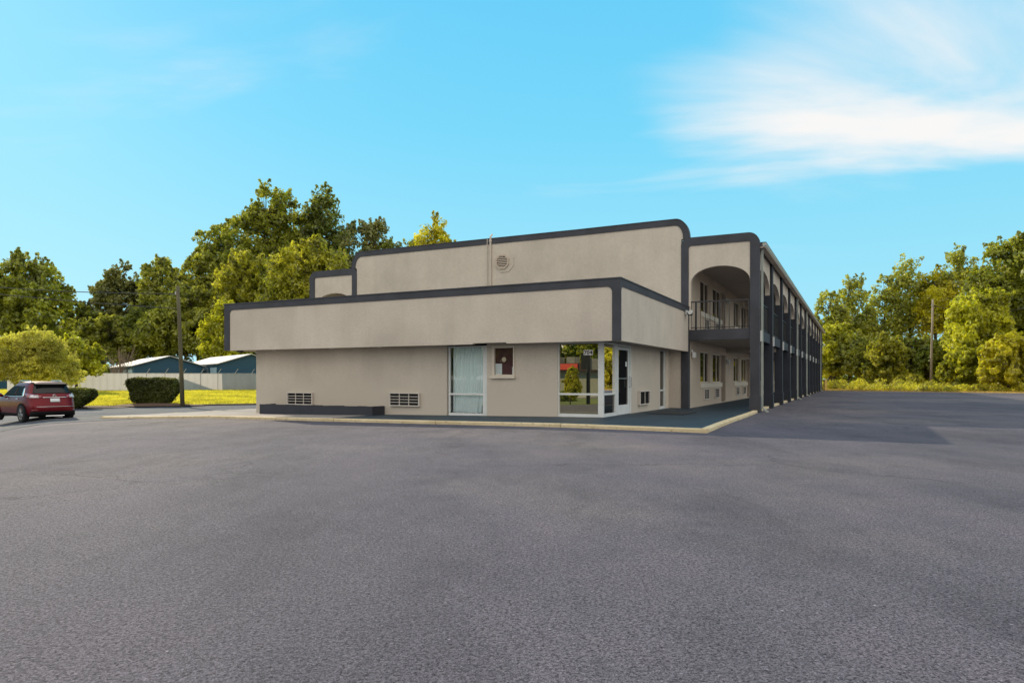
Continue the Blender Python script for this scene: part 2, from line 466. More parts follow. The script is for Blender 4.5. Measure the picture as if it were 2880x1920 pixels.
# lawn on the left, rising gently to the fence
def sheet(edge, out, ts, zrise, name, mat, kerb=0.09):
    E = np.array(edge, float); seg = np.linspace(0, 1, len(E)); t = np.linspace(0, 1, 60)
    e = np.stack([np.interp(t, seg, E[:, 0]), np.interp(t, seg, E[:, 1])], 1)
    ts = np.array(ts, float)
    P = e[None] + ts[:, None, None] * np.array(out)[None, None]
    base = lot(e[:, 0], e[:, 1])[None]
    zz = base + kerb + zrise(ts)[:, None] * np.ones_like(base)
    V = np.concatenate([P.reshape(-1, 2), zz.reshape(-1, 1)], 1)
    n, m = len(t), len(ts)
    i = (np.arange(m - 1)[:, None] * n + np.arange(n - 1)[None]).ravel()
    me = np_mesh(name, V, np.stack([i, i + 1, i + n + 1, i + n], 1), mat, True)
    ob = link_mesh(name, me); tag(ob, kind='structure')
    # lip down to the asphalt
    return ob
TS = [0, 0.3, 1, 2, 4, 6, 9, 12, 16, 20, 25, 30, 40, 60, 100, 170]
def rise_l(t): return 0.40 * sst(t, 0.5, 26)
sheet(LE, (-0.435, 0.90), TS, rise_l, 'lawn', M['lawn'])
RE = [(6, 110), (22, 90), (34.2, 74.8), (45.2, 60.9), (80, 17), (118, -30)]
def rise_r(t): return 0.10 * sst(t, 0.2, 8)
sheet(RE, (0.78, 0.62), TS, rise_r, 'verge', M['verge'], 0.03)
def lawn_z(X, Y):
    # height of the lawn under a world point (left side)
    d = (np.asarray(X) + 24.9) * -0.435 + (np.asarray(Y) - 39.5) * 0.90
    return -0.41 + 0.09 + rise_l(np.clip(d, 0, 100))

# low kerb lips of lawn and verge
def kerb_along(edge, w, h, name, out, mat):
    mb = MB(); E = [Vector((p[0], p[1], 0)) for p in edge]
    ov = Vector((out[0], out[1], 0))
    pts = []
    for i in range(len(E) - 1):
        n = 14
        for k in range(n): pts.append(E[i].lerp(E[i + 1], k / n))
    pts.append(E[-1])
    rows = []
    for p in pts:
        z = float(lot(p.x, p.y)); q = p - ov * w
        rows.append([(q.x, q.y, z - 0.05), (q.x, q.y, z + h - 0.015), (q.x + ov.x * 0.02, q.y + ov.y * 0.02, z + h), (p.x + ov.x * .03, p.y + ov.y * .03, z + h), (p.x + ov.x * .03, p.y + ov.y * .03, z - .05)])
    for i in range(len(rows) - 1):
        mb.add(rows[i] + rows[i + 1], [(k, k + 1, k + 6, k + 5) for k in range(4)])
    o = mb.build(name, mat); tag(o, kind='structure'); return o
M['oldkerb'] = plain('old kerb', (0.085, 0.07, 0.055), 0.9, var=0.4, scale=3, bmp=0.5)
kerb_along(LE, 0.16, 0.10, 'kerb', (-0.435, 0.90), M['oldkerb'])
M['verge_kerb'] = plain('verge kerb', (0.30, 0.24, 0.16), 0.9, var=0.3)
kerb_along(RE[1:], 0.2, 0.06, 'kerb', (0.78, 0.62), M['verge_kerb'])

# ---- pavement round the building (building frame), top 0.094 above the lot
KH = 0.094
front_kerb = [(-21.4, -1.75), (-19.2, -2.0), (-14.0, -2.32), (-11.2, -2.55), (-8.0, -2.78), (-4.0, -3.05), (0.0, -3.32), (3.75, -3.58)]
def front_y(x):
    return np.interp(x, [p[0] for p in front_kerb], [p[1] for p in front_kerb])
def slab(name, x0, x1, nx, y_end, mat, dz=0.0, ny=14):
    xs = np.linspace(x0, x1, nx); t = np.linspace(0, 1, ny)
    Xg = np.tile(xs, (ny, 1)); Y0 = front_y(xs) + 0.15
    Yg = Y0[None] * (1 - t[:, None]) + y_end * t[:, None]
    if x1 > 0:
        lim = np.interp(Yg, [-3.58, 8.2], [3.75, 3.42]) - 0.155
        Xg = x0 + (Xg - x0) * ((lim - x0) / (x1 - x0))
    Z = lot_local(Xg, Yg) + KH + dz
    WX, WY = w2(Xg, Yg)
    V = np.stack([WX.ravel(), WY.ravel(), Z.ravel()], 1)
    i = (np.arange(ny - 1)[:, None] * nx + np.arange(nx - 1)[None]).ravel()
    o = link_mesh(name, np_mesh(name, V, np.stack([i, i + 1, i + nx + 1, i + nx], 1), mat, True)); tag(o, kind='structure'); return o
slab('pavement', -21.4, -8.3, 30, 9.0, M['concrete'])
slab('walkway', -8.3, 3.62, 30, 9.0, M['walkpaint'], 0.0)
# walkway under the side porch
xs = np.linspace(0.2, 3.30, 6); ys = np.linspace(9.0, 66, 40)
o = link_mesh('walkway', grid_mesh('walkway', xs, ys, lambda x, y: lot_local(x, y) + KH, M['walkpaint'], frame=w2)); tag(o, kind='structure')
# painted kerb, with joints and one broken notch
mb = MB()
def kerb_seg(p, q, inward, gap=0.012):
    p = Vector((*p, 0)); q = Vector((*q, 0)); d = (q - p); L = d.length; d.normalize()
    n = max(1, int(L / 2.4)); iv = Vector((*inward, 0)).normalized()
    for i in range(n):
        a = p + d * (L * i / n + gap); b = p + d * (L * (i + 1) / n - gap)
        rows = []
        m = 6
        for k in range(m + 1):
            c = a.lerp(b, k / m)
            z = float(lot_local(c.x, c.y)); j = random.uniform(-0.006, 0.006); jz = random.uniform(-0.007, 0.005)
            f0 = c - iv * j
            pr = [(f0, -0.05), (f0, KH - 0.022 + jz), (f0 + iv * 0.018, KH + jz), (c + iv * 0.155, KH + 0.004), (c + iv * 0.155, -0.05)]
            row = []
            for (r_, h) in pr:
                X, Y = w2(r_.x, r_.y); row.append((X, Y, z + h))
            rows.append(row)
        for k in range(m):
            mb.add(rows[k] + rows[k + 1], [(s, s + 1, s + 6, s + 5) for s in range(4)])
        mb.add(rows[0], [(0, 1, 2, 3, 4)]); mb.add(rows[-1], [(4, 3, 2, 1, 0)])
for a, b in zip(front_kerb[:-1], front_kerb[1:]):
    kerb_seg(a, b, (0.06, 1))
kerb_seg(front_kerb[-1], (3.42, 8.2), (-1, 0.03))
kerb_seg(front_kerb[0], (-21.4, 9), (1, 0))
for k in range(13):
    y0 = 8.25 + 4.55 * k
    kerb_seg((3.36, y0 + 0.42), (3.36, y0 + 4.53), (-1, 0))
o = mb.build('kerb', M['kerb']); tag(o, kind='structure')

# ------------------------------------------------------------------ motel building
bld = empty('motel_building', (OX, OY, 0), -math.atan2(SS, CC))
tag(bld, 'two storey beige stucco motel with charcoal trim, low office wing and arched side porch', 'building')
ST, TR = M['stucco'], M['trim']

def wall(name, axis, c0, c1, a0, a1, z0, z1, holes, mat, parent=bld):
    """wall slab between c0..c1 across and a0..a1 along (axis 'x' or 'y'), holes = (a0,a1,z0,z1)"""
    mb = MB()
    br = sorted({a0, a1, *[h[0] for h in holes], *[h[1] for h in holes]})
    for p, q in zip(br[:-1], br[1:]):
        hs = sorted([h for h in holes if h[0] <= p + 1e-6 and h[1] >= q - 1e-6], key=lambda h: h[2])
        z = z0
        segs = []
        for h in hs:
            if h[2] > z + 1e-6: segs.append((z, h[2]))
            z = h[3]
        if z < z1 - 1e-6: segs.append((z, z1))
        for (s, t) in segs:
            if axis == 'x': mb.box(p, q, c0, c1, s, t)
            else: mb.box(c0, c1, p, q, s, t)
    return mb.build(name, mat, parent)

# ---- office wing
W1 = (-5.52, -3.98); TW = (-3.78, -2.96); W2 = (-1.48, -0.16)
wall('office_wall', 'x', 0, 0.2, -14.33, 0, -0.45, 2.60,
     [(W1[0], W1[1], -0.45, 2.60), (TW[0], TW[1], 1.34, 2.32), (W2[0], 0, -0.45, 2.60)], ST)
wall('office_wall', 'y', -0.2, 0, 2.86, 8.25, -0.3, 2.60, [(6.68, 7.56, -0.3, 2.60)], ST)
wall('office_wall', 'y', -14.33, -14.13, 0.2, 8.25, -0.45, 2.60, [], ST)
# fascia band
FX0, FX1, FY, FZ0, FZ1 = -15.18, 0.78, -0.78, 2.345, 4.157
mb = MB()
mb.box(FX0, -4.07, FY, FY + 0.16, FZ0, 4.12); mb.box(-4.07, -2.87, FY, FY + 0.16, FZ0 + 0.035, 4.12); mb.box(-2.87, FX1, FY, FY + 0.16, FZ0, 4.12)
mb.box(FX1 - 0.16, FX1, FY + 0.16, 8.24, FZ0, 4.12)
mb.box(FX0, FX0 + 0.16, FY + 0.16, 8.24, FZ0, 4.12)
mb.build('fascia_wall', ST, bld)
# trims on the fascia: proud strips with rounded inner corners
def frame_trim(mb, a0, a1, zt, band, left, right, zb, y0, y1, axis, rad=0.16):
    """an upside-down U of trim: top band and optional side bands with rounded inner corners"""
    mb.prism([(a0, zt - band), (a1, zt - band), (a1, zt), (a0, zt)], y0, y1, axis)
    if left:
        mb.prism([(a0, zb), (a0 + left, zb), (a0 + left, zt - band - 0.0005), (a0, zt - band - 0.0005)], y0, y1, axis)
        x, z = a0 + left, zt - band
        arc = [(x + rad - rad * math.cos(t), z - rad + rad * math.sin(t)) for t in np.linspace(0, math.pi / 2, 6)]
        mb.prism([(x, z)] + arc, y0 + 0.001, y1 - 0.001, axis)
    if right:
        mb.prism([(a1 - right, zb), (a1, zb), (a1, zt - band - 0.0005), (a1 - right, zt - band - 0.0005)], y0, y1, axis)
        x, z = a1 - right, zt - band
        arc = [(x - rad + rad * math.cos(t), z - rad + rad * math.sin(t)) for t in np.linspace(0, math.pi / 2, 6)]
        mb.prism([(x, z)] + arc, y0 + 0.001, y1 - 0.001, axis)
mb = MB(); frame_trim(mb, FX0 - 0.01, FX1 + 0.022, 4.12, 0.215, 0.30, 0.255, FZ0 + 0.005, FY - 0.022, FY, 'y')
mb.build('fascia_trim', TR, bld)
mb = MB(); frame_trim(mb, FY, 8.24, 4.12, 0.215, 0.06, 0.10, FZ0 + 0.005, FX1, FX1 + 0.022, 'x')
mb.build('fascia_trim', TR, bld)
mb = MB(); frame_trim(mb, FY, 8.24, 4.12, 0.215, 0.06, 0, FZ0 + 0.005, FX0 - 0.022, FX0, 'x')
mb.build('fascia_trim', TR, bld)
mb = MB()
mb.box(FX0 - 0.035, FX1 + 0.04, FY - 0.04, FY + 0.19, 4.122, 4.16)
mb.box(FX1 - 0.19, FX1 + 0.04, FY + 0.192, 8.24, 4.122, 4.16); mb.box(FX0 - 0.035, FX0 + 0.19, FY + 0.192, 8.24, 4.122, 4.16)
mb.build('parapet_coping', TR, bld)
mb = MB()
mb.box(FX0 + 0.16, FX1 - 0.16, FY + 0.16, -0.001, 2.40, 2.46); mb.box(0.001, FX1 - 0.16, 0.0, 8.24, 2.40, 2.46); mb.box(FX0 + 0.16, -14.331, 0.0, 8.24, 2.40, 2.46)
mb.build('soffit', M['soffit'], bld)
MB().box(FX0 + 0.16, FX1 - 0.16, FY + 0.16, 8.24, 3.75, 3.85).build('office_roof', M['roofing'], bld)
# dark backing of the office interior
MB().box(-14.1, -0.25, 0.25, 8.2, 0.10, 0.12).build('office_floor', M['walkpaint'], bld)
for px in (-12.9, -10.1, -7.95):
    MB().disc((px, -0.45, 2.40), (0, 0, -1), 0.09, 0.075, 14).build('soffit_light', M['white'], bld)
MB().box(-14.72, -14.56, -0.6, -0.42, 2.28, 2.40).build('soffit_bracket', M['black'], bld)

# ---- storefront windows of the office
def storefront(x0, x1, y, zb, zt, mull, post_l, post_r, pane_mat, curtain=None, tilt=0.0, name='window'):
    fr = MB()
    zs = zb + 0.13
    fr.box(x0, x1, y, y + 0.09, zb, zs)                        # bottom rail
    fr.box(x0, x0 + post_l, y, y + 0.09, zs, zt); fr.box(x1 - post_r, x1, y, y + 0.09, zs, zt)
    fr.box(x0 + post_l, x1 - post_r, y + 0.005, y + 0.085, mull, mull + 0.06)
    fr.box(x0 + post_l, x1 - post_r, y + 0.005, y + 0.085, zt - 0.05, zt)
    w = fr.build(name, M['white'], bld, bevel=0.004)
    for (a, b) in ((zs, mull), (mull + 0.06, zt - 0.05)):
        MB().add([(x0 + post_l, y + 0.05, a), (x1 - post_r, y + 0.05, a), (x1 - post_r, y + 0.05 + tilt, b), (x0 + post_l, y + 0.05 + tilt, b)], [(0, 1, 2, 3)]).build('pane', pane_mat, w)
    if curtain:
        n = 120; xs = np.linspace(x0 + post_l, x1 - post_r, n); zz = np.linspace(zs, zt, 26)
        X, Z = np.meshgrid(xs, zz)
        t = (X - xs[0]) / (xs[-1] - xs[0])
        pull = np.clip((1.05 - (Z - zs)) / 1.05, 0, 1) ** 2
        Yc = y + 0.20 + 0.017 * np.sin(X * 62 + 1.5 * np.sin(X * 7)) * (0.4 + 0.6 * (Z - zs) / (zt - zs)) + 0.012 * np.sin(X * 23) + 0.10 * pull * np.clip((t - 0.7) / 0.3, 0, 1) * np.sin(t * 45 + Z * 2)
        Xc = X - 0.10 * pull * t
        V = np.stack([Xc.ravel(), Yc.ravel(), Z.ravel()], 1)
        i = (np.arange(25)[:, None] * n + np.arange(n - 1)[None]).ravel()
        link_mesh('curtain', np_mesh('curtain', V, np.stack([i, i + 1, i + n + 1, i + n], 1), M['curtain'], True), w)
    return w
wn = storefront(W1[0] + 0.03, W1[1], 0.06, -0.02, 2.345, 0.71, 0.05, 0.185, M['clear_glass'], True)
tag(wn, 'office window with pale curtain drawn behind')
MB().box(W1[0], W1[1], 0.55, 0.6, -0.1, 2.6).build('interior_partition', M['dark'], bld)
wn2 = storefront(W2[0], 0.0, 0.03, 0.045, 2.385, 0.75, 0.035, 0.17, M['mirror_glass'])
tag(wn2, 'corner office window reflecting trees, with number sign')
# house number
s = MB()
for k in range(3):
    s.box(-0.640 + 0.098 * k, -0.640 + 0.098 * k + 0.094, 0.055, 0.066, 1.975, 2.135)
num = s.build('number_sign', plain('white number tile', (0.85, 0.84, 0.80), .7, var=.03), wn2)
fc = bpy.data.curves.new('number_digits', 'FONT'); fc.body = '704'; fc.size = 0.165; fc.extrude = 0.002; fc.offset = 0.0035
fc.align_x = 'CENTER'; fc.space_character = 1.13
fo = bpy.data.objects.new('number_digits', fc); col.objects.link(fo)
dg = bpy.context.evaluated_depsgraph_get()
fm = bpy.data.meshes.new_from_object(fo.evaluated_get(dg)); bpy.data.objects.remove(fo)
fm.materials.clear(); fm.materials.append(M['ink'])
fm.transform(Matrix.Translation((-0.495, 0.052, 1.995)) @ Matrix.Rotation(R(90), 4, 'X'))
link_mesh('number_digits', fm, num) if False else link_mesh('number_digits', fm, wn2)
# ticket window
tw = MB()
x0, x1, z0, z1 = TW[0], TW[1], 1.34, 2.32
tw.box(x0, x1, -0.035, 0.10, z1 - 0.075, z1); tw.box(x0, x1, -0.035, 0.10, z0, z0 + 0.045)
tw.box(x0, x0 + 0.075, -0.035, 0.10, z0 + 0.045, z1 - 0.075); tw.box(x1 - 0.055, x1, -0.035, 0.10, z0 + 0.045, z1 - 0.075)
t_ = tw.build('window', M['almond'], bld, bevel=0.005); tag(t_, 'small service window with maroon blind, round sticker and notices')
MB().box(x0 - 0.05, x1 + 0.03, -0.11, 0.0 - 0.001, z0 - 0.075, z0 - 0.002).build('sill', M['almond'], t_, bevel=0.006)
MB().add([(x0 + .07, 0.03, z0 + .04), (x1 - .05, 0.03, z0 + .04), (x1 - .05, 0.03, z1 - .07), (x0 + .07, 0.03, z1 - .07)], [(0, 1, 2, 3)]).build('pane', M['clear_glass'], t_)
MB().box(x0 + .07, x1 - .05, 0.07, 0.075, z0 + .04, z1 - .07).build('blind', M['maroon'], t_)
MB().box(x0 + 0.085, x0 + 0.325, 0.055, 0.058, z0 + 0.05, z0 + 0.405).build('notice', M['paper'], t_)
MB().box(x1 - 0.125, x1 - 0.06, 0.055, 0.058, z0 + 0.05, z0 + 0.29).build('notice', M['paper'], t_)
m_ = MB()
for k in range(7): m_.box(x0 + 0.105, x0 + 0.30 - 0.03 * (k % 3), 0.0535, 0.0545, z0 + 0.10 + 0.04 * k, z0 + 0.108 + 0.04 * k)
m_.build('notice_text', M['greysteel'], t_)
cxs, czs = x0 + 0.415, z0 + 0.535
MB().disc((cxs, 0.022, czs), (0, 1, 0), 0.075, 0.003, 28).build('round_sticker', M['sticker'], t_)
rg = MB(); 
rg.tube([(cxs + 0.052 * math.cos(a), 0.020, czs + 0.052 * math.sin(a)) for a in np.linspace(0, 2 * math.pi, 29)], 0.005, 5)
for a in (math.pi / 2, math.pi * 7 / 6, math.pi * 11 / 6): rg.tube([(cxs, .020, czs), (cxs + .05 * math.cos(a), .020, czs + .05 * math.sin(a))], 0.006, 5)
rg.build('sticker_emblem', M['ink'], t_)

# ---- side glazing and door of the office (plane x = 0)
def side_storefront(y0, y1, zb, zt, mull, pl, pr, mat_p):
    fr = MB(); zs = zb + 0.13
    fr.box(-0.09, 0, y0, y1, zb, zs)
    if pl: fr.box(-0.09, 0, y0, y0 + pl, zs, zt)
    fr.box(-0.09, 0, y1 - pr, y1, zs, zt)
    fr.box(-0.085, -0.005, y0 + pl, y1 - pr, mull, mull + 0.06); fr.box(-0.085, -0.005, y0 + pl, y1 - pr, zt - 0.05, zt)
    w = fr.build('window', M['white'], bld, bevel=0.004)
    for a, b in ((zs, mull), (mull + .06, zt - .05)):
        MB().add([(-0.05, y0 + pl, a), (-0.05, y1 - pr, a), (-0.05, y1 - pr, b), (-0.05, y0 + pl, b)], [(0, 1, 2, 3)]).build('pane', mat_p, w)
    return w
side_storefront(0.125, 1.27, 0.06, 2.385, 0.75, 0.0, 0.08, M['dark_glass'])
# push bar glint behind the lower pane
df = MB()
df.box(-0.11, 0.012, 1.275, 1.36, 0.05, 2.385); df.box(-0.11, 0.012, 2.77, 2.855, 0.05, 2.385); df.box(-0.11, 0.012, 1.36, 2.77, 2.30, 2.385)
df.build('door_frame', M['white'], bld, bevel=0.004)
dd = MB()
dd.box(-0.07, -0.01, 1.38, 2.75, 0.09, 0.40); dd.box(-0.07, -0.01, 1.38, 2.75, 2.19, 2.285)
dd.box(-0.07, -0.01, 1.38, 1.55, 0.40, 2.19); dd.box(-0.07, -0.01, 2.60, 2.75, 0.40, 2.19)
d_ = dd.build('door', M['white'], bld, bevel=0.004); tag(d_, 'white framed glass entrance door')
MB().add([(-.04, 1.55, .40), (-.04, 2.60, .40), (-.04, 2.60, 2.19), (-.04, 1.55, 2.19)], [(0, 1, 2, 3)]).build('pane', M['dark_glass'], d_)
h = MB(); h.tube([(-0.01, 2.68, 0.98), (0.07, 2.68, 0.98), (0.07, 2.68, 1.30), (-0.01, 2.68, 1.30)], 0.014, 8)
h.build('handle', M['greysteel'], d_)
MB().box(-0.034, -0.020, 1.55, 2.60, 1.25, 1.275).build('push_bar', M['greysteel'], d_)
MB().box(-0.036, -0.030, 2.36, 2.52, 1.66, 1.82).build('door_sticker', M['paper'], d_)
w3 = side_storefront(6.70, 7.54, 0.05, 2.385, 0.77, 0.05, 0.12, M['dark_glass'])
cp = MB(); cp.box(-0.16, 0.02, 7.565, 7.80, 0.02, 2.395); cp.box(-0.14, 0.012, 7.802, 8.06, 0.02, 2.395); cp.build('door_frame', M['almond'], bld, bevel=0.01)

# ---- air conditioner units in the office walls
def ac_unit(name, mats, w, h, depth, rows, cols, bw_=0.0095):
    """grille facing -y, origin at the lower left front corner of the wall face"""
    s = MB()
    t = 0.035
    s.box(0, w, -depth, 0, 0, t); s.box(0, w, -depth, 0, h - t, h); s.box(0, t, -depth, 0, t, h - t); s.box(w - t, w, -depth, 0, t, h - t)
    ac = s.build(name, mats[0], None, bevel=0.006)
    g = MB()
    for r_ in range(1, rows): g.box(t, w - t, -depth + 0.01, -depth + 0.03, t + (h - 2 * t) * r_ / rows - bw_, t + (h - 2 * t) * r_ / rows + bw_)
    for c_ in range(1, cols): g.box(t + (w - 2 * t) * c_ / cols - bw_, t + (w - 2 * t) * c_ / cols + bw_, -depth + 0.005, -depth + 0.035, t, h - t)
    g.build('grille', mats[0], ac)
    b = MB()
    b.box(t, w - t, -0.02, -0.004, t, h - t)
    for k in range(int(w / 0.06)): b.box(t + 0.06 * k, t + 0.06 * k + 0.012, -0.05, -0.02, t, h - t)
    b.build('coil', M['dark'], ac)
    return ac
def place_part(o, loc, rz=0.0):
    o.parent = bld; o.location = loc; o.rotation_euler = (0, 0, rz); return o
a1 = place_part(ac_unit('air_conditioner', [M['sleeve']], 1.26, 0.47, 0.10, 4, 3), (-12.63, 0, 0.27))
a2 = place_part(ac_unit('air_conditioner', [M['sleeve']], 1.26, 0.47, 0.10, 4, 3), (-7.84, 0, 0.30))
a3 = place_part(ac_unit('air_conditioner', [M['sleeve']], 1.30, 0.50, 0.10, 1, 2, 0.004), (0.0, 3.68, 0.33), R(90))

# ---- main block
MX0, MX1, MY = -19.22, 3.49, 8.25
CEN0, CEN1 = -16.07, 0.48
front = MB()
def arc(cx, cz, rx, rz, t0, t1, n=10):
    return [(cx + rx * math.cos(t), cz + rz * math.sin(t)) for t in np.linspace(t0, t1, n)]
PR, PRL = 0.55, 0.75
# central wall outline with rounded shoulders
out = [(CEN0, -0.5), (CEN1, -0.5), (CEN1, 6.94)]
R_arc = arc(0.80 - 0.55, 6.96, 0.55, 0.755, 0, math.pi / 2)
L_arc = arc(-16.40 + 0.62, 6.96, 0.62, 0.755, math.pi / 2, math.pi)
poly_c = [(CEN0, -0.5), (CEN1, -0.5), (CEN1, 6.90), (0.80, 6.90)] + [(x, z) for x, z in R_arc] + L_arc + [(-16.40, 6.90), (CEN0, 6.90)]
front.prism(poly_c, MY, MY + 0.25, 'y')
front.build('front_wall', ST, bld)
# parapet trim following the curved outline
def inset(path, d):
    res = []
    for i, p in enumerate(path):
        a = Vector(path[max(i - 1, 0)]); b = Vector(path[min(i + 1, len(path) - 1)])
        t = (b - a).normalized(); n = Vector((-t.y, t.x))
        res.append((p[0] + n.x * d, p[1] + n.y * d))
    return res
path = [(0.80, 6.90)] + R_arc + [(-1, 7.715), (-4, 7.70), (-8, 7.705), (-12, 7.71), (-14.6, 7.715)] + L_arc + [(-16.40, 6.90)]
tm = MB(); tm.strip(path, inset(path, 0.245), MY - 0.03, MY + 0.001); 
tm.strip([(p[0], p[1] + 0.03) for p in path], [(p[0], p[1] + 0.0005) for p in path], MY - 0.045, MY + 0.28)
tm.build('parapet_trim', TR, bld)
# porch ends (right and left), each: arch wall, outlined trim
def porch_front(x0, x1, flip):
    """x0..x1 outer edges; the inner edge borders the central wall"""
    band = 0.34
    xi0, xi1 = (x0 + 0.30, x1 - 0.35) if not flip else (x0 + 0.35, x1 - 0.30)
    zt = 6.93
    ins = MB()
    a0, a1 = xi0 + 0.075, xi1
    cxm, rx, rz, spr = (a0 + a1) / 2, (a1 - a0) / 2, 0.70, 5.02
    A = [(cxm - rx * math.cos(t), spr + rz * math.sin(t) ** 0.85 if 0 < t < math.pi else spr) for t in np.linspace(0, math.pi, 25)]
    B = [(p[0], zt - band) for p in A]
    ins.strip(A, B, MY, MY + 0.2)
    ins.box(xi0, a0, MY, MY + 0.2, 3.222, zt - band)
    ins.build('arch_wall', ST, bld)
    tr = MB()
    rl, rr = (0.30, 0.42)
    if flip: rl, rr = 0.42, 0.30
    outer = [(x0, 5.0)] + [(x0 + rl - rl * math.cos(t), zt - rl + rl * math.sin(t)) for t in np.linspace(0, math.pi / 2, 7)] + \
            [(x1 - rr + rr * math.cos(t), zt - rr + rr * math.sin(t)) for t in np.linspace(math.pi / 2, 0, 9)] + [(x1, 5.0)]
    il, ir = 0.10, 0.06
    inner = [(xi0, 5.0)] + [(xi0 + il - il * math.cos(t), zt - band - il + il * math.sin(t)) for t in np.linspace(0, math.pi / 2, 7)] + \
            [(xi1 - ir + ir * math.cos(t), zt - band - ir + ir * math.sin(t)) for t in np.linspace(math.pi / 2, 0, 9)] + [(xi1, 5.0)]
    tr.strip(outer, inner, MY - 0.035, MY + 0.25)
    tr.box(x0, xi0, MY - 0.035, MY + 0.25, -0.4, 4.999)
    tr.box(xi1, x1, MY - 0.035, MY + 0.33, -0.4, 4.999)
    if not flip:
        tr.box(xi1 - 0.03, x1 + 0.03, MY - 0.065, MY + 0.36, -0.4, 0.57)
    tr.build('porch_trim', TR, bld)
    fb = MB(); fb.box(xi0, xi1, MY + 0.02, MY + 0.24, 2.80, 3.22)
    fb.build('floor_beam', TR, bld)
    return xi0, xi1
porch_front(0.48, 3.49, False)
porch_front(MX0, CEN0, True)
# main walls and roof
YE = 65.2
MB().box(CEN0 + 0.01, 0.0, YE - 0.2, YE, -0.5, 6.5).build('rear_wall', ST, bld)
MB().box(MX0 + 0.1, 3.62, MY + 0.26, YE, 6.36, 6.50).build('main_roof', M['roofing'], bld)
MB().box(-15.6, -15.4, MY + 0.26, YE - 0.21, -0.5, 6.35).build('left_room_wall', ST, bld)
# porch floors and ceilings, both sides
fl = MB(); fl.box(0.785, 3.2, MY + 0.245, YE, 3.0, 3.20); fl.build('balcony_floor', M['concrete'], bld)
MB().box(0.785, 3.2, MY + 0.26, YE, 2.82, 2.86).build('porch_ceiling', M['soffit'], bld)
MB().box(0.50, 3.2, MY + 0.26, YE, 5.93, 5.98).build('porch_ceiling', M['soffit'], bld)
for k in range(1, 7):
    MB().box(0.79, 3.2, 8.25 + 9.1 * k - 0.12, 8.25 + 9.1 * k + 0.12, 2.60, 2.819).build('ceiling_beam', M['soffit'], bld)
fl = MB(); fl.box(-18.9, -15.62, MY + 0.245, YE, 3.0, 3.20); fl.build('balcony_floor', M['concrete'], bld)
MB().box(-18.9, -15.62, MY + 0.26, YE, 5.93, 5.98).build('porch_ceiling', M['soffit'], bld)

# room walls along the right porch, with windows and recessed doors, both floors
units = [8.25 + 9.1 * k for k in range(6)]
for (zf, z0, z1) in ((0.09, -0.3, 2.82), (3.20, 3.20, 5.93)):
    holes = []
    for u in units:
        holes += [(u + 2.30, u + 4.40, zf + 0.98, zf + 2.36), (u + 5.20, u + 7.48, zf + 0.98, zf + 2.36), (u + 7.56, u + 8.75, zf + 0.02, zf + 2.36)]
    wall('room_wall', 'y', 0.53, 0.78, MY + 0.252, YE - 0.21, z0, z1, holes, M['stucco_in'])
def room_window(w, h):
    f = MB(); t = 0.05
    f.box(-0.02, 0.03, 0, w, 0, t); f.box(-0.02, 0.03, 0, w, h - t, h); f.box(-0.02, 0.03, 0, t, t, h - t); f.box(-0.02, 0.03, w - t, w, t, h - t)
    f.box(-0.02, 0.03, w * 0.55, w * 0.55 + 0.05, t, h - t)
    wnd = f.build('window', M['almond'], None)
    MB().add([(0, t, t), (0, w - t, t), (0, w - t, h - t), (0, t, h - t)], [(0, 1, 2, 3)]).build('pane', M['dark_glass'], wnd)
    n = 40; ys = np.linspace(0.02, w - 0.02, n)
    V = np.concatenate([np.stack([-0.10 + 0.025 * np.sin(ys * 40), ys, np.full(n, 0.02)], 1), np.stack([-0.10 + 0.025 * np.sin(ys * 40), ys, np.full(n, h - 0.02)], 1)])
    i = np.arange(n - 1)
    link_mesh('curtain', np_mesh('curtain', V, np.stack([i, i + 1, i + n + 1, i + n], 1), M['roomcurtain'], True), wnd)
    return wnd
proto_a = room_window(2.10, 1.38); proto_b = room_window(2.28, 1.38)
led = MB().box(0, 0.06, 0, 1, 0, 0.17)
first = True
sill_me = MB().box(0.0, 0.05, 0.0, 5.25, 0.0, 0.19).mesh('window_ledge', M['almond'])
ac_p = ac_unit('air_conditioner', [M['sleeve']], 1.08, 0.46, 0.07, 4, 3, 0.006)
door_me = MB().box(0, 0.05, 0, 1.10, 0, 2.30).mesh('door', M['doorpaint'])
lamp_me = MB()
lamp_me.box(0.0, 0.05, -0.06, 0.06, 0.10, 0.20); lamp_me.prism([(-0.09, -0.12), (0.09, -0.12), (0.11, 0.10), (-0.11, 0.10)], 0.05, 0.17, 'x')
lamp_me = lamp_me.mesh('wall_lamp', M['white'])
uses = {'a': False, 'b': False, 'ac': False}
for zf in (0.09, 3.20):
    for u in units:
        for key, pr, yo in (('a', proto_a, 2.30), ('b', proto_b, 5.20)):
            w_ = pr if not uses[key] else copy_tree(pr)
            uses[key] = True
            place_part(w_, (0.70, u + yo, zf + 0.98))
        place_part(link_mesh('window_ledge', sill_me), (0.782, u + 2.27, zf + 0.77))
        for yo in (2.95, 5.55):
            c_ = ac_p if not uses['ac'] else copy_tree(ac_p)
            uses['ac'] = True
            place_part(c_, (0.782, u + yo, zf + 0.25), R(90))
        dr = place_part(link_mesh('door', door_me), (0.56, u + 7.60, zf + 0.02))
        hb = MB().disc((0.05, 1.0, 1.0), (1, 0, 0), 0.035, 0.05, 10).build('handle', M['greysteel'], dr)
        place_part(link_mesh('wall_lamp', lamp_me), (0.782, u + 8.95, zf + 2.05))
place_part(link_mesh('wall_lamp', lamp_me), (0.782, 8.25 + 0.55, 0.09 + 2.15))

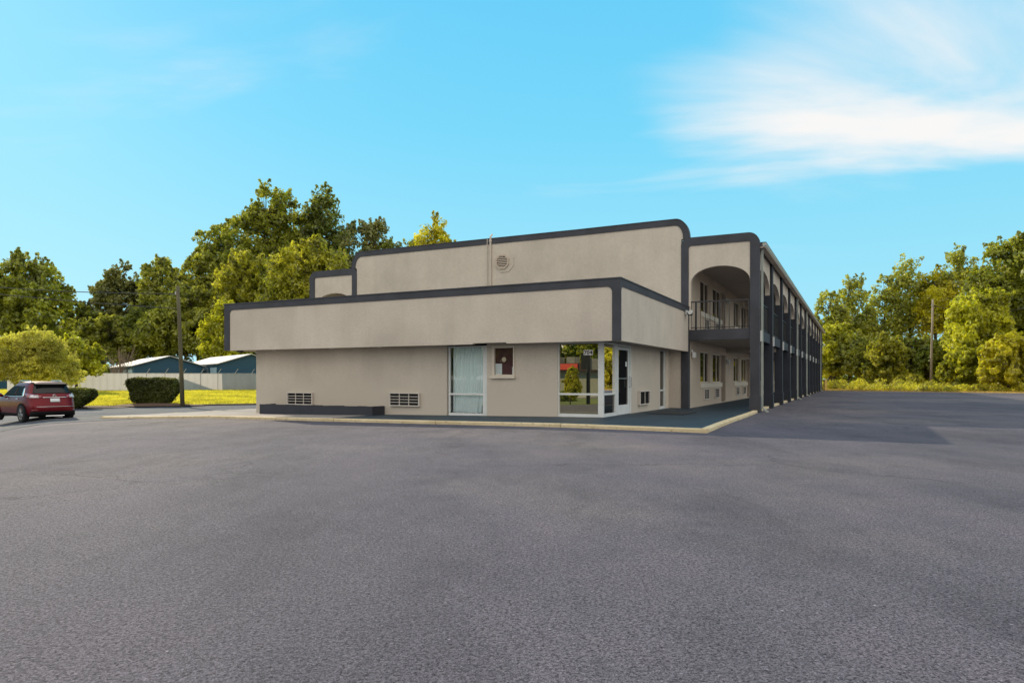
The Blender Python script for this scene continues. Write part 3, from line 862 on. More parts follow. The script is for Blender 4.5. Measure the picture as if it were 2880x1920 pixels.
# pillars along the right side, thirteen of them, panels with arches between
pil = MB(); pil.box(3.12, 3.49, 0, 0.40, -0.25, 6.36)
pil.box(3.06, 3.52, -0.035, 0.435, -0.25, 0.57)
pil_me = pil.mesh('pillar', M['navy'])
NB = 12; BAY = 4.55; Y0 = 8.25
for k in range(1, 13):
    o = place_part(link_mesh('pillar', pil_me), (0, Y0 + BAY * k - 0.02, 0))
pan = MB()
a0, a1 = 0.40, BAY - 0.02
cxm, rx = (a0 + a1) / 2, (a1 - a0) / 2
A = [(cxm - rx * math.cos(t), 4.96 + 0.76 * math.sin(t) ** 0.8 if 0 < t < math.pi else 4.96) for t in np.linspace(0, math.pi, 25)]
pan.strip(A, [(p[0], 6.36) for p in A], 3.18, 3.38, 'x')
pan_me = pan.mesh('arch_wall', ST)
bm_me = MB().box(3.20, 3.40, 0.40, BAY - 0.02, 2.80, 3.215).mesh('floor_beam', M['navy'])
def rail_mesh(L, n):
    r = MB()
    r.box(-0.025, 0.025, 0, L, 1.13, 1.17); r.box(-0.015, 0.015, 0, L, 0.08, 0.11)
    for k in range(n + 1):
        y = L * k / n; t = 0.008 if k % 6 else 0.022
        r.box(-t, t, min(max(y - t, 0), L - 2 * t), min(max(y + t, 2 * t), L), 0.0 if k % 6 == 0 else 0.11, 1.13)
    return r.mesh('guard_rail', M['black'])
rl_me = rail_mesh(BAY - 0.42, 30)
for k in range(12):
    y = Y0 + BAY * k
    place_part(link_mesh('arch_wall', pan_me), (0, y, 0)); place_part(link_mesh('floor_beam', bm_me), (0, y, 0))
    place_part(link_mesh('guard_rail', rl_me), (3.29, y + 0.40, 3.22))
# front guard rail of the porch
fr_ = MB()
fr_.box(0.80, 3.13, 0.03, 0.09, 1.10, 1.15); fr_.box(0.80, 3.13, 0.045, 0.075, 0.07, 0.10)
for k, x in enumerate(np.linspace(0.86, 3.08, 13)):
    t = 0.010 if k not in (1, 6, 12) else 0.032
    fr_.box(x - t, x + t, 0.06 - t, 0.06 + t, 0.0, 1.10)
fr_.build('guard_rail', M['black'], bld, loc=(0, MY + 0.05, 3.22))
# eave and gutter
ev = MB(); ev.box(3.50, 3.70, MY + 0.02, YE, 6.30, 6.34); ev.build('eave_soffit', M['soffit'], bld)
gt = MB(); gt.prism([(3.60, 6.345), (3.71, 6.36), (3.74, 6.47), (3.72, 6.48), (3.60, 6.47)], MY - 0.02, YE + 0.05, 'y'); gt.build('gutter', M['gutter'], bld)
MB().box(3.39, 3.70, MY + 0.26, YE + 0.02, 6.505, 6.56).build('drip_edge', M['trim'], bld)
# downspouts on some pillars
ds = MB()
ds.box(3.505, 3.585, 0.24, 0.33, 0.12, 6.30); ds.prism([(3.505, 0.12), (3.585, 0.12), (3.80, -0.02), (3.74, -0.07)], 0.24, 0.33, 'y')
ds_me = ds.mesh('downspout', M['gutter'])
for k in (0, 4, 6, 11):
    place_part(link_mesh('downspout', ds_me), (0, Y0 + BAY * k + (0.03 if k == 0 else 0), 0))
bx_me = MB().box(3.492, 3.55, 0.12, 0.24, 2.70, 3.12).mesh('junction_box', M['white'])
for k in range(0, 10):
    place_part(link_mesh('junction_box', bx_me), (0, Y0 + BAY * k + (0.06 if k == 0 else 0), 0))
# the matching arcade on the left side
for k in range(5):
    y = Y0 + BAY * k
    if k: place_part(link_mesh('pillar', pil_me), (-22.30, y - 0.02, 0))
    place_part(link_mesh('arch_wall', pan_me), (-22.28, y, 0)); place_part(link_mesh('floor_beam', bm_me), (-22.28, y, 0))
# pipe and vent on the upper front wall
cpv = MB()
cpv.tube([(-8.27, MY - 0.05, 5.3), (-8.27, MY - 0.05, 7.80), (-8.27, MY + 0.1, 7.92)], 0.045, 10); cpv.tube([(-8.45, MY - 0.03, 5.3), (-8.45, MY - 0.03, 7.72)], 0.02, 8)
cpv.disc((-8.27, MY - 0.05, 7.55), (0, 0, 1), 0.065, 0.10, 10)
cpv.build('conduit_pipe', ST, bld, smooth=False)
vx, vz = -7.66, 6.60
oc = MB()
def octa(r, x, z): return [(x + r * math.cos(R(22.5 + 45 * k)), z + r * math.sin(R(22.5 + 45 * k))) for k in range(8)]
oc.prism(octa(0.52, vx + 0.09, vz), MY - 0.025, MY + 0.001, 'y')
ve = oc.build('wall_vent', ST, bld)
ring = MB(); a_, b_ = octa(0.36, vx, vz), octa(0.29, vx, vz)
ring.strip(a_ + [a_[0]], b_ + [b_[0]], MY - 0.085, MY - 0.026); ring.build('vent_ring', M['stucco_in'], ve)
MB().prism(octa(0.295, vx, vz), MY - 0.04, MY - 0.027, 'y').build('vent_cavity', M['dark'], ve)
lv = MB()
for k in range(7):
    z = vz - 0.24 + 0.08 * k; w_ = min(0.27, 0.40 - abs(z - vz) * 0.85)
    lv.add([(vx - w_, MY - 0.08, z - 0.015), (vx + w_, MY - 0.08, z - 0.015), (vx + w_, MY - 0.05, z + 0.03), (vx - w_, MY - 0.05, z + 0.03)], [(0, 1, 2, 3)])
lv.build('vent_louvre', M['stucco_in'], ve)
# camera fixed to the end of the fascia
sc = MB(); sc.box(0.80, 0.86, 7.55, 7.75, 3.78, 3.95)
sc.tube([(0.86, 7.65, 3.88), (0.98, 7.55, 3.90)], 0.03, 8)
sco = sc.build('security_camera', M['white'], bld)
MB().tube([(0.98, 7.75, 3.90), (1.02, 7.35, 3.84)], [0.07, 0.085], 12).build('camera_body', M['white'], sco)
MB().disc((1.0, 7.5, 3.83), (0.0, 0, -1), 0.085, 0.10, 12).build('camera_dome', M['dark'], sco)

# ---- planter and mat (things of their own)
pl = empty('planter_box', (*w2(-10.75, -0.35), -0.05), -math.atan2(SS, CC))
tag(pl, 'long low charcoal painted masonry planter under the air conditioner grilles', 'planter')
mb = MB()
n = 16
for i in range(n):
    xa, xb = -2.66 + 5.32 * i / n, -2.66 + 5.32 * (i + 1) / n
    mb.box(xa, xb, -0.35, -0.22, -0.25, 0.345 + 0.008 * math.sin(i * 1.9))
mb.box(-2.66, -2.53, -0.22, 0.34, -0.25, 0.345); mb.box(2.53, 2.66, -0.22, 0.34, -0.25, 0.345)
mb.build('wall', M['trim2'], pl)
MB().box(-2.53, 2.53, -0.22, 0.34, -0.2, 0.26).build('soil', M['mulch'], pl)
X, Y = w2(1.15, 3.9)
m_ = MB(); m_.prism([(-0.62, -1.05), (0.62, -1.05), (0.62, 1.05), (-0.62, 1.05)], 0, 0.025, 'z')
mt = m_.build('door_mat', M['mat'], None, bevel=0.008)
mt.location = (X, Y, float(lot_local(1.15, 3.9)) + KH + 0.004); mt.rotation_euler = (0, 0, -math.atan2(SS, CC))
tag(mt, 'flat black rubber mat lying by the glass entrance door', 'mat')

# ------------------------------------------------------------------ trees
rng = np.random.default_rng(11)
def leaf_cloud(C, Rr, n_each, size, up=0.35, flat=0.8, jitter=0.35, rg=rng):
    """leaf-sized rhombs filling puffs with centres C (k,3) and radii Rr (k,)"""
    k = len(C); n = k * n_each
    c = np.repeat(C, n_each, 0); r = np.repeat(Rr, n_each)
    d = rg.normal(size=(n, 3)); d /= np.linalg.norm(d, axis=1)[:, None]
    rad = r * rg.uniform(0.25, 1.0, n) ** 0.5
    d2 = d.copy(); d2[:, 2] *= flat
    p = c + d2 * rad[:, None]
    nrm = d * 1.0 + rg.normal(size=(n, 3)) * 0.5; nrm[:, 2] += up
    nrm /= np.linalg.norm(nrm, axis=1)[:, None]
    a = rg.normal(size=(n, 3)); a -= nrm * np.sum(a * nrm, 1)[:, None]; a /= np.linalg.norm(a, axis=1)[:, None]
    b = np.cross(nrm, a)
    s = size * rg.uniform(1 - jitter, 1 + jitter, n)
    L = a * (s * 0.62)[:, None]; Wd = b * (s * 0.36)[:, None]; bend = nrm * (s * 0.10)[:, None]
    V = np.stack([p - L, p - Wd + bend, p + L, p + Wd + bend], 1).reshape(-1, 3)
    F = np.arange(4 * n).reshape(-1, 4)
    return V, F

def make_tree(name, label, cat, base, H, cols, leaf, mat, trunk_r=0.28, n_puff=60, n_each=70, group=None, puff=0.11, bark=None, crown0=0.22, seed=0, flat=0.8, spread=1.0):
    """cols: list of (dx, z0, z1, rx) crown columns relative to the base; each a ragged ellipsoid of foliage puffs"""
    rg = np.random.default_rng(1000 + seed)
    root = empty(name, base); tag(root, label, cat, group)
    tr = MB()
    lean = rg.uniform(-0.03, 0.03, 2) * H
    tops = []
    hmax = max(c[2] for c in cols)
    tpts = [(0, 0, -0.6), (lean[0] * .2, lean[1] * .2, H * .15), (lean[0] * .5, lean[1] * .5, H * .35), (lean[0], lean[1], H * .6), (lean[0] * 1.1, lean[1], hmax * .86)]
    tr.tube(tpts, [trunk_r * 1.25, trunk_r, trunk_r * .8, trunk_r * .5, trunk_r * .12], 7)
    Cs, Rs = [], []
    for ci, (dx, z0, z1, rx) in enumerate(cols):
        dy = rg.uniform(-0.6, 0.6) * rx
        m = max(9, int(2.3 * n_puff * (z1 - z0) * rx / sum((c[2] - c[1]) * c[3] for c in cols)))
        pr = puff * H * 0.74
        for q in range(m):
            t = rg.uniform(0, 1)
            prof = max(0.0, 1 - abs(2 * (0.16 + 0.80 * t) - 1) ** 2.6) ** 0.5 * (1 - 0.12 * t)
            ang = rg.uniform(0, 2 * math.pi); rr = rx * prof * math.sqrt(rg.uniform(0.15, 1)) * spread
            prr = pr * rg.uniform(0.55, 1.2) * (1 - 0.25 * t)
            x = dx + rr * math.cos(ang); y = dy + rr * math.sin(ang); z = z0 + (z1 - prr * 0.8 - z0) * t
            Cs.append((x, y, z)); Rs.append(prr)
            if q % 5 == 0 or t > 0.8:
                k0 = rg.uniform(0.25, 0.7); zz = max(H * .15, min(z - 0.3 * rr - 0.5, hmax * .8))
                fx = zz / hmax
                p0 = Vector((lean[0] * fx * 1.2, lean[1] * fx * 1.2, zz)); p2 = Vector((x, y, z)); p1 = p0.lerp(p2, 0.5) + Vector((0, 0, 0.12 * rr))
                tr.tube([p0, p1, p2], [trunk_r * .34 * (1 - .6 * fx), trunk_r * .2 * (1 - .6 * fx), 0.02], 5, cap=False)
    tr.build('trunk', bark or M['bark'], root, smooth=True)
    C0 = np.array(Cs); R0 = np.array(Rs)
    # sprigs: small tufts pushing out and up past the puffs, so the outline is ragged
    ns = int(len(C0) * 2.2); pick = rg.integers(0, len(C0), ns)
    dirs = rg.normal(size=(ns, 3)) + np.array([0, 0, 0.75]); dirs /= np.linalg.norm(dirs, axis=1)[:, None]
    base_c = C0[pick] + dirs * (R0[pick] * rg.uniform(0.8, 1.2, ns))[:, None]
    tip = base_c + (dirs * 0.5 + np.array([0, 0, 0.5])) * (R0[pick] * rg.uniform(0.2, 0.55, ns))[:, None]
    V, F = leaf_cloud(C0, R0, n_each, leaf, flat=flat, rg=rg)
    SC = np.concatenate([base_c, tip]); SR = np.concatenate([R0[pick] * 0.34, R0[pick] * 0.22])
    V2, F2 = leaf_cloud(SC, SR, max(6, n_each // 6), leaf * 0.9, flat=1.1, rg=rg)
    F = np.concatenate([F, F2 + len(V)]); V = np.concatenate([V, V2])
    link_mesh('crown', np_mesh('crown', V, F, mat), root)
    return root

def px_tree(name, label, cat, px, top, hw, D, bot, mat, ncol=4, leaf=0.42, group=None, seed=0, n_puff=60, n_each=70, gz=None, puff=0.10, trunk_r=None, spread=1.0, flat=0.8):
    """a tree measured in the photograph: centre column, top row, half width, distance, lowest foliage row"""
    g = 0.08 if gz is None else gz
    X = (px - CX) / FPX * D
    H = CAMZ + (HY - top) / FPX * D - g
    z0 = max(0.15, CAMZ + (HY - bot) / FPX * D - g)
    w = hw * 1.12 / FPX * D
    rg = np.random.default_rng(seed)
    cols = []
    for i in range(ncol):
        t = (i + 0.5) / ncol * 2 - 1 if ncol > 1 else 0
        dx = t * w * 0.72 + rg.uniform(-.1, .1) * w
        zt = H * (1 - 0.24 * t * t - rg.uniform(0, 0.10)) if i != ncol // 2 else H * 0.985
        cols.append((dx, z0 + rg.uniform(0, .12) * (H - z0), zt, w * (1.0 / ncol + 0.27)))
    return make_tree(name, label, cat, (X, D, g), H, cols, leaf, mat, trunk_r or (0.012 * H + 0.06), n_puff, n_each, group, puff * min(1, 14 / H + .3), seed=seed, spread=spread, flat=flat)

GL = 'trees behind the storage sheds'
T = [
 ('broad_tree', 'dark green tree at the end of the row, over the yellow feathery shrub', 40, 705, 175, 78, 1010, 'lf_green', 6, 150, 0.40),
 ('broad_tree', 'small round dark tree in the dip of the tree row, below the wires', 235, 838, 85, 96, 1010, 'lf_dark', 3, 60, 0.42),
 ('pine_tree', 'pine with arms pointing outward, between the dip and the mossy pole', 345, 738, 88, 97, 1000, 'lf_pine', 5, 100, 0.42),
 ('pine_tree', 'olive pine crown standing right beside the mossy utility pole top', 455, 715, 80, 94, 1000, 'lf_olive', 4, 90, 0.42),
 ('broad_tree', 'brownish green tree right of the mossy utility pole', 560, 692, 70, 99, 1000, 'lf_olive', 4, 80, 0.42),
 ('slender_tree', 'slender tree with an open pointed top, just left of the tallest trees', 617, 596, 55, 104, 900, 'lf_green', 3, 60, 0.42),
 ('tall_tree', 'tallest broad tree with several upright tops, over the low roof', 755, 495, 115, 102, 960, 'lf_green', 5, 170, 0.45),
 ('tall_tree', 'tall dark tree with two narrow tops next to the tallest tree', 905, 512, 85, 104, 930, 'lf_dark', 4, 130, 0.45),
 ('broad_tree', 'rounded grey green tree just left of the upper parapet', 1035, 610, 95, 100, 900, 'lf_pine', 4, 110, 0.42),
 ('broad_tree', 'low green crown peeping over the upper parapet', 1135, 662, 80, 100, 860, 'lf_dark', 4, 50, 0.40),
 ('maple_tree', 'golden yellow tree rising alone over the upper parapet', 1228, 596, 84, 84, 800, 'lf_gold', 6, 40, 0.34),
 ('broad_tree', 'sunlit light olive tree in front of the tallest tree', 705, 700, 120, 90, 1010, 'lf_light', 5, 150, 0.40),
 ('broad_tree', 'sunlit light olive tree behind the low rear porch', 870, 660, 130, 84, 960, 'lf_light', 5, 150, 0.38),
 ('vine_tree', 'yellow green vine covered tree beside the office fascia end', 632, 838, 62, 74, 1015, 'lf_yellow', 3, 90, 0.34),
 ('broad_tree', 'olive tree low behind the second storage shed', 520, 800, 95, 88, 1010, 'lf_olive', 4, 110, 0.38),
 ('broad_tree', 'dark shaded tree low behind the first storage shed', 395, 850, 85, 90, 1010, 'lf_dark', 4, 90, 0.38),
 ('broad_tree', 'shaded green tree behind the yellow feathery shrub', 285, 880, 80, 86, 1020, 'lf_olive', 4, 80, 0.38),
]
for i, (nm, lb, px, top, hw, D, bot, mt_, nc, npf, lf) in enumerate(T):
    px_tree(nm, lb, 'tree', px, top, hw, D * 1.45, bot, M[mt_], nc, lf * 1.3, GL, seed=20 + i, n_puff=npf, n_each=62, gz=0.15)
GS = 'bushes along the fence and sheds'
px_tree('feathery_shrub', 'large pale yellow feathery shrub spreading above the red car', 'shrub', 92, 918, 112, 47, 1085, M['lf_feather'], 6, 0.085, GS, seed=61, n_puff=250, n_each=110, gz=-0.15, puff=0.15, flat=0.4, spread=1.15)
px_tree('golden_shrub', 'yellow green bush right behind the pale feathery shrub', 'shrub', 215, 945, 52, 60, 1060, M['lf_yellow'], 3, 0.24, GS, seed=62, n_puff=60, n_each=90, gz=0.0, puff=0.16)
# behind the left end of the fence, keeps the row closed
px_tree('evergreen_shrub', 'dark evergreen bush left of the first shed roof', 'shrub', 270, 985, 45, 84, 1060, M['lf_dark'], 3, 0.30, GS, seed=63, n_puff=40, n_each=80)
# bare shrub in front of the shed roof
bs = empty('bare_shrub', (at(338, 1050, 71).x, 71, 0.1)); tag(bs, 'thin leafless pinkish shrub in front of the first shed roof', 'shrub')
mb = MB(); rs = random.Random(5)
for k in range(46):
    a = rs.uniform(0, 6.28); r_ = rs.uniform(.3, 1.9); z = rs.uniform(2.2, 4.9)
    p = Vector((0.1 * math.cos(a), 0.1 * math.sin(a), 0)); q = Vector((r_ * .5 * math.cos(a), r_ * .5 * math.sin(a), z * .55)); e = Vector((r_ * math.cos(a), r_ * math.sin(a), z))
    mb.tube([p, q, e], [0.035, 0.022, 0.010], 4, cap=False)
    for j in range(3):
        f_ = q.lerp(e, rs.uniform(.2, .9)); mb.tube([f_, f_ + Vector((rs.uniform(-.5, .5), rs.uniform(-.5, .5), rs.uniform(.2, .7)))], [0.012, 0.006], 3, cap=False)
mb.build('branches', M['twig'], bs)

GR = 'trees past the far end of the lot'
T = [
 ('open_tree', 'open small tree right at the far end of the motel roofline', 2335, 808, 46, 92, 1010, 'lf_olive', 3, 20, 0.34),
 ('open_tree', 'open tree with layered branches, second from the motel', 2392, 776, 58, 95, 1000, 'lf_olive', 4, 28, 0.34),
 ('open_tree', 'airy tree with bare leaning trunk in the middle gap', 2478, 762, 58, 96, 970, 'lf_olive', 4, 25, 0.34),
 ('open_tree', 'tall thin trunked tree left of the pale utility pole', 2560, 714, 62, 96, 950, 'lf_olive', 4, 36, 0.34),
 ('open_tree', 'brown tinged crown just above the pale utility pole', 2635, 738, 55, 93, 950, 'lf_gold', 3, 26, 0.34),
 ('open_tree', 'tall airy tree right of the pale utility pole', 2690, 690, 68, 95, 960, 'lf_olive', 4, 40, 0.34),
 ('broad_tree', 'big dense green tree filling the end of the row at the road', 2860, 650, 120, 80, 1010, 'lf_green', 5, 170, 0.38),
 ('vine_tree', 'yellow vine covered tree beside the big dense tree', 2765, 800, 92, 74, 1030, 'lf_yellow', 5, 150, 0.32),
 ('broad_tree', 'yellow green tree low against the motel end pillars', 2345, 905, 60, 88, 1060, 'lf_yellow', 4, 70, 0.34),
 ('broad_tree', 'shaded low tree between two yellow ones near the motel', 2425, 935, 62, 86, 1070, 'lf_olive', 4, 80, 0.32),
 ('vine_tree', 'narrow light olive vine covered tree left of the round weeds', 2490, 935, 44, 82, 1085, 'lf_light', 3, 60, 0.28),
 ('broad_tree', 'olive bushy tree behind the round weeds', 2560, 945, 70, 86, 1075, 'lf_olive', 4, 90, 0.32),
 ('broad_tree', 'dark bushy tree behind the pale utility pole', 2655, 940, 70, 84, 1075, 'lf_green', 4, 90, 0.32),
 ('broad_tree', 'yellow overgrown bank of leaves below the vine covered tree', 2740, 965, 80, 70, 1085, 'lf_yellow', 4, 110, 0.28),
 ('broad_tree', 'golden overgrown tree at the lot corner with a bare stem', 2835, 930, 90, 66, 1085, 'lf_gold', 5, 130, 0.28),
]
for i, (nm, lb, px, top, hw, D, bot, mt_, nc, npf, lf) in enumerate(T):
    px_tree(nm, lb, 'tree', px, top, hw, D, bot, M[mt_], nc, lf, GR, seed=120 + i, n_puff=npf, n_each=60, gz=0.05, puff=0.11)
# round weeds and low growth at the verge
px_tree('round_weed', 'small round bright weed bush left of the pale pole', 'bush', 2530, 1057, 13, 77, 1092, M['lf_weed'], 1, 0.13, 'round weed bushes on the verge', seed=201, n_puff=30, n_each=110, gz=0.0, puff=0.3)
px_tree('round_weed', 'larger round bright weed bush nearest the pale pole', 'bush', 2568, 1054, 17, 76, 1092, M['lf_weed'], 1, 0.13, 'round weed bushes on the verge', seed=202, n_puff=36, n_each=120, gz=0.0, puff=0.3)
def scatter_low(name, pts, r, n_each, size, mat, seed):
    rg = np.random.default_rng(seed)
    C = np.array(pts); V, F = leaf_cloud(C, np.full(len(C), r) * rg.uniform(.6, 1.3, len(C)), n_each, size, up=.5, rg=rg)
    o = link_mesh(name, np_mesh(name, V, F, mat)); tag(o, kind='stuff'); return o
pts = []
rs = random.Random(9)
for k in range(240):
    t = rs.uniform(0, 1); e = Vector((27, 83.9)).lerp(Vector((50, 54.8)), t); d = rs.uniform(2.2, 6.5)
    if t < 0.35: d += 1.5
    pts.append((e.x + .78 * d, e.y + .62 * d, rs.uniform(0.05, 0.25 + 0.16 * (d - 2))))
o = scatter_low('undergrowth', pts, 0.55, 120, 0.17, M['lf_weed'], 31); tag(o, 'bright yellow green weeds covering the verge under the far trees', 'weeds')

def thicket(name, pxa, pxb, D0, D1, hmax, n, mat, seed, label):
    rs_ = random.Random(seed); P = []
    for k in range(n):
        t = rs_.random(); D = lerp_(D0, D1, t) + rs_.uniform(-2, 3); px = lerp_(pxa, pxb, t)
        P.append(((px - CX) / FPX * D, D, 0.3 + hmax * rs_.random() ** 1.3 * (0.75 + 0.25 * math.sin(px * .031 + seed))))
    o_ = scatter_low(name, P, 0.95, 60, 0.36, mat, seed); tag(o_, label, 'thicket'); return o_
lerp_ = lambda a, b, t: a + (b - a) * t
thicket('thicket', -60, 760, 128, 128, 8.5, 480, M['lf_dark'], 51, 'shaded thicket filling the gaps low between the trunks behind the sheds')
thicket('thicket', 2300, 2900, 98, 84, 6.0, 380, M['lf_olive'], 52, 'low thicket filling the gaps between the trunks at the far verge')

# blades of grass over the lawn
def blades(name, n, gen, h, w, mat, seed):
    rg = np.random.default_rng(seed)
    P = gen(rg, n)
    a = rg.uniform(0, 2 * math.pi, n); hh = h * rg.uniform(.5, 1.3, n)
    dx = np.cos(a) * w; dy = np.sin(a) * w
    lx = rg.normal(0, .35, n) * hh; ly = rg.normal(0, .35, n) * hh
    V = np.stack([P + np.stack([-dx, -dy, 0 * dx], 1), P + np.stack([dx, dy, 0 * dx], 1), P + np.stack([lx, ly, hh], 1)], 1).reshape(-1, 3)
    o = link_mesh(name, np_mesh(name, V, np.arange(3 * n).reshape(-1, 3), mat)); tag(o, kind='stuff'); return o
def gen_l(rg, n):
    D = rg.uniform(37, 72, n); px = rg.uniform(-40, 760, n)
    X = (px - CX) / FPX * D
    d = (X + 24.9) * -0.435 + (D - 39.5) * 0.90
    ok = d > 0.4
    X, D = X[ok], D[ok]
    k = np.resize(np.arange(len(X)), n)
    X, D = X[k] + rg.normal(0, .2, n), D[k] + rg.normal(0, .2, n)
    return np.stack([X, D, lawn_z(X, D) - 0.01], 1)
o = blades('grass', 90000, gen_l, 0.16, 0.022, M['blades'], 41); tag(o, 'sunlit yellow green lawn grass in front of the fence', 'grass')
def gen_r(rg, n):
    t = rg.uniform(0, 1, n); d = rg.uniform(0.1, 5, n) ** 1.0
    X = 22 + (55 - 22) * t; Y = np.interp(X, [22, 34.2, 45.2, 80], [90, 74.8, 60.9, 17])
    return np.stack([X + .78 * d, Y + .62 * d, lot(X, Y) + .03 + rise_r(d) - .01], 1)
M['dryblades'] = leafmat('dry grass blades', (0.20, 0.14, 0.03), (0.36, 0.26, 0.07), (0.60, 0.46, 0.10), 0.5)
o = blades('dry_grass', 26000, gen_r, 0.16, 0.022, M['dryblades'], 42); tag(o, 'dry yellow grass strip at the far edge of the lot', 'grass')

# ------------------------------------------------------------------ hedges
def hedge(name, label, c, wx, wy, hh, taper, rz, seed):
    rg = np.random.default_rng(seed)
    root = empty(name, c, rz); tag(root, label, 'hedge', 'clipped hedges on the lawn edge')
    n = 26000
    P = rg.uniform(-1, 1, (n, 3)); ax = rg.integers(0, 3, n)
    s = np.sign(rg.uniform(-1, 1, n)); k = np.arange(n)
    P[k, ax] = s * rg.uniform(0.86, 1.0, n)
    P = P / (np.sum(np.abs(P) ** 7, 1) ** (1 / 7))[:, None] * (rg.uniform(.90, 1.03, n) + 0.10 * (rg.uniform(0, 1, n) > 0.965) * rg.uniform(0, 1, n))[:, None]
    z = (P[:, 2] + 1) / 2
    lump = 1 + 0.05 * np.sin(P[:, 0] * 5 + seed) * np.cos(P[:, 2] * 4) + 0.04 * np.sin(P[:, 1] * 6)
    tp = taper + (1 - taper) * np.clip(z * 1.6, 0, 1) ** 0.7
    V0 = np.stack([P[:, 0] * wx / 2 * tp * lump, P[:, 1] * wy / 2 * tp * lump, 0.12 + z * (hh - 0.12) * (1 + 0.02 * np.sin(P[:, 0] * 7))], 1)
    V, F = leaf_cloud(V0, np.full(n, 0.03), 1, 0.085, up=.3, rg=rg)
    link_mesh('foliage', np_mesh('foliage', V, F, M['lf_hedge']), root)
    core = MB(); m = 14; rows = []
    for zi in (0.14, 0.35, 0.6, 0.88):
        tp_ = (taper + (1 - taper) * min(1, zi * 1.6) ** .7) * .86
        rows.append([(wx / 2 * tp_ * math.copysign(abs(math.cos(a)) ** .4, math.cos(a)), wy / 2 * tp_ * math.copysign(abs(math.sin(a)) ** .4, math.sin(a)), zi * hh) for a in np.linspace(0, 2 * math.pi, m, endpoint=False)])
    vs = [p for r_ in rows for p in r_]
    fs = [(i * m + k_, i * m + (k_ + 1) % m, (i + 1) * m + (k_ + 1) % m, (i + 1) * m + k_) for i in range(3) for k_ in range(m)] + [tuple(range(3 * m, 4 * m)), tuple(range(m - 1, -1, -1))]
    core.add(vs, fs).build('inner_twigs', M['lf_dark'], root)
    st = MB()
    for k_ in range(9):
        a = rg.uniform(0, 6.28); st.tube([(0.2 * math.cos(a) * wx, .2 * math.sin(a) * wy, -0.1), (.3 * math.cos(a) * wx, .3 * math.sin(a) * wy, .4)], [.03, .02], 5)
    st.build('stems', M['bark'], root)
    return root
p = at(434, 1134, 42.0)
hedge('clipped_hedge', 'boxy dark green clipped hedge beside the mossy utility pole', (p.x, 42.0, float(lawn_z(p.x, 42.0)) - 0.02), 2.6, 1.7, 1.62, 0.72, R(10), 3)
p = at(205, 1134, 37.8)
hedge('clipped_hedge', 'tapered clipped hedge partly hidden behind the red car', (p.x, 37.8, float(lot(p.x, 37.8)) + 0.02), 2.1, 1.5, 1.10, 0.35, R(0), 4)
# mulch around the hedge foot and a low ragged edging
def mound(name, c, a, b, h, mat):
    n, m = 28, 6; V = [(c[0], c[1], c[2] + h)]; F = []
    for i in range(1, m + 1):
        for k in range(n):
            t = 2 * math.pi * k / n; r_ = i / m * (1 + .12 * math.sin(3 * t + 1) + .07 * math.sin(7 * t))
            V.append((c[0] + a * r_ * math.cos(t), c[1] + b * r_ * math.sin(t), c[2] + h * (1 - (i / m) ** 2)))
    for k in range(n): F.append((0, 1 + k, 1 + (k + 1) % n))
    for i in range(m - 1):
        for k in range(n): F.append((1 + i * n + k, 1 + (i + 1) * n + k, 1 + (i + 1) * n + (k + 1) % n, 1 + i * n + (k + 1) % n))
    return MB().add(V, F).build(name, mat, None, smooth=True)
for (px, D, a, b, h) in ((430, 41.2, 2.6, 1.3, 0.14), (255, 38.6, 1.8, 0.7, 0.08)):
    p = at(px, 1134, D)
    o = mound('mulch', (p.x, D, float(lawn_z(p.x, D)) - 0.02), a, b, h, M['mulch']); tag(o, 'brown bark mulch under the clipped hedges', 'mulch', None, 'stuff')

# ------------------------------------------------------------------ fence, sheds, poles, wires
FD = 66.0
def fence_mat():
    m = bpy.data.materials.new('thin fence panels'); m.use_nodes = True
    nt = m.node_tree; nt.nodes.clear(); out = N(nt, 'ShaderNodeOutputMaterial')
    n = noise(nt, 0.5, 4); r = ramp(nt, n.outputs['Fac'], [(0.3, (0.40, 0.43, 0.46)), (0.7, (0.52, 0.54, 0.56))])
    d = N(nt, 'ShaderNodeBsdfDiffuse'); t = N(nt, 'ShaderNodeBsdfTranslucent'); mx = N(nt, 'ShaderNodeMixShader'); mx.inputs[0].default_value = 0.55
    nt.links.new(r.outputs['Color'], d.inputs['Color']); t.inputs['Color'].default_value = (0.44, 0.42, 0.40, 1)
    nt.links.new(d.outputs[0], mx.inputs[1]); nt.links.new(t.outputs[0], mx.inputs[2]); nt.links.new(mx.outputs[0], out.inputs['Surface'])
    return m
M['fence'] = fence_mat()
fa, fb_ = at(20, 1065, 60.0), at(760, 1065, 70.0)
fz = 1.78
fe = empty('panel_fence', (fa.x, fa.y, 0)); tag(fe, 'long pale corrugated panel fence with angled wire brackets in front of the sheds', 'fence')
dirv = Vector((fb_.x - fa.x, fb_.y - fa.y, 0)); LF = dirv.length; dirv.normalize(); nv = Vector((-dirv.y, dirv.x, 0))
n = int(LF / 0.14)
V = []; F = []
for i in range(n + 1):
    q = dirv * (LF * i / n) + nv * (0.018 if (i % 4) in (0, 1) else -0.018)
    g = float(lawn_z(fa.x + q.x, fa.y + q.y)) - 0.05
    V += [(q.x, q.y, g), (q.x, q.y, fz)]
for i in range(n): F.append((2 * i, 2 * i + 2, 2 * i + 3, 2 * i + 1))
MB().add(V, F).build('panel', M['fence'], fe)
mb = MB(); mb.tube([dirv * 0.0 + Vector((0, 0, fz)), dirv * LF + Vector((0, 0, fz))], 0.022, 6); mb.build('top_rail', M['greysteel'], fe)
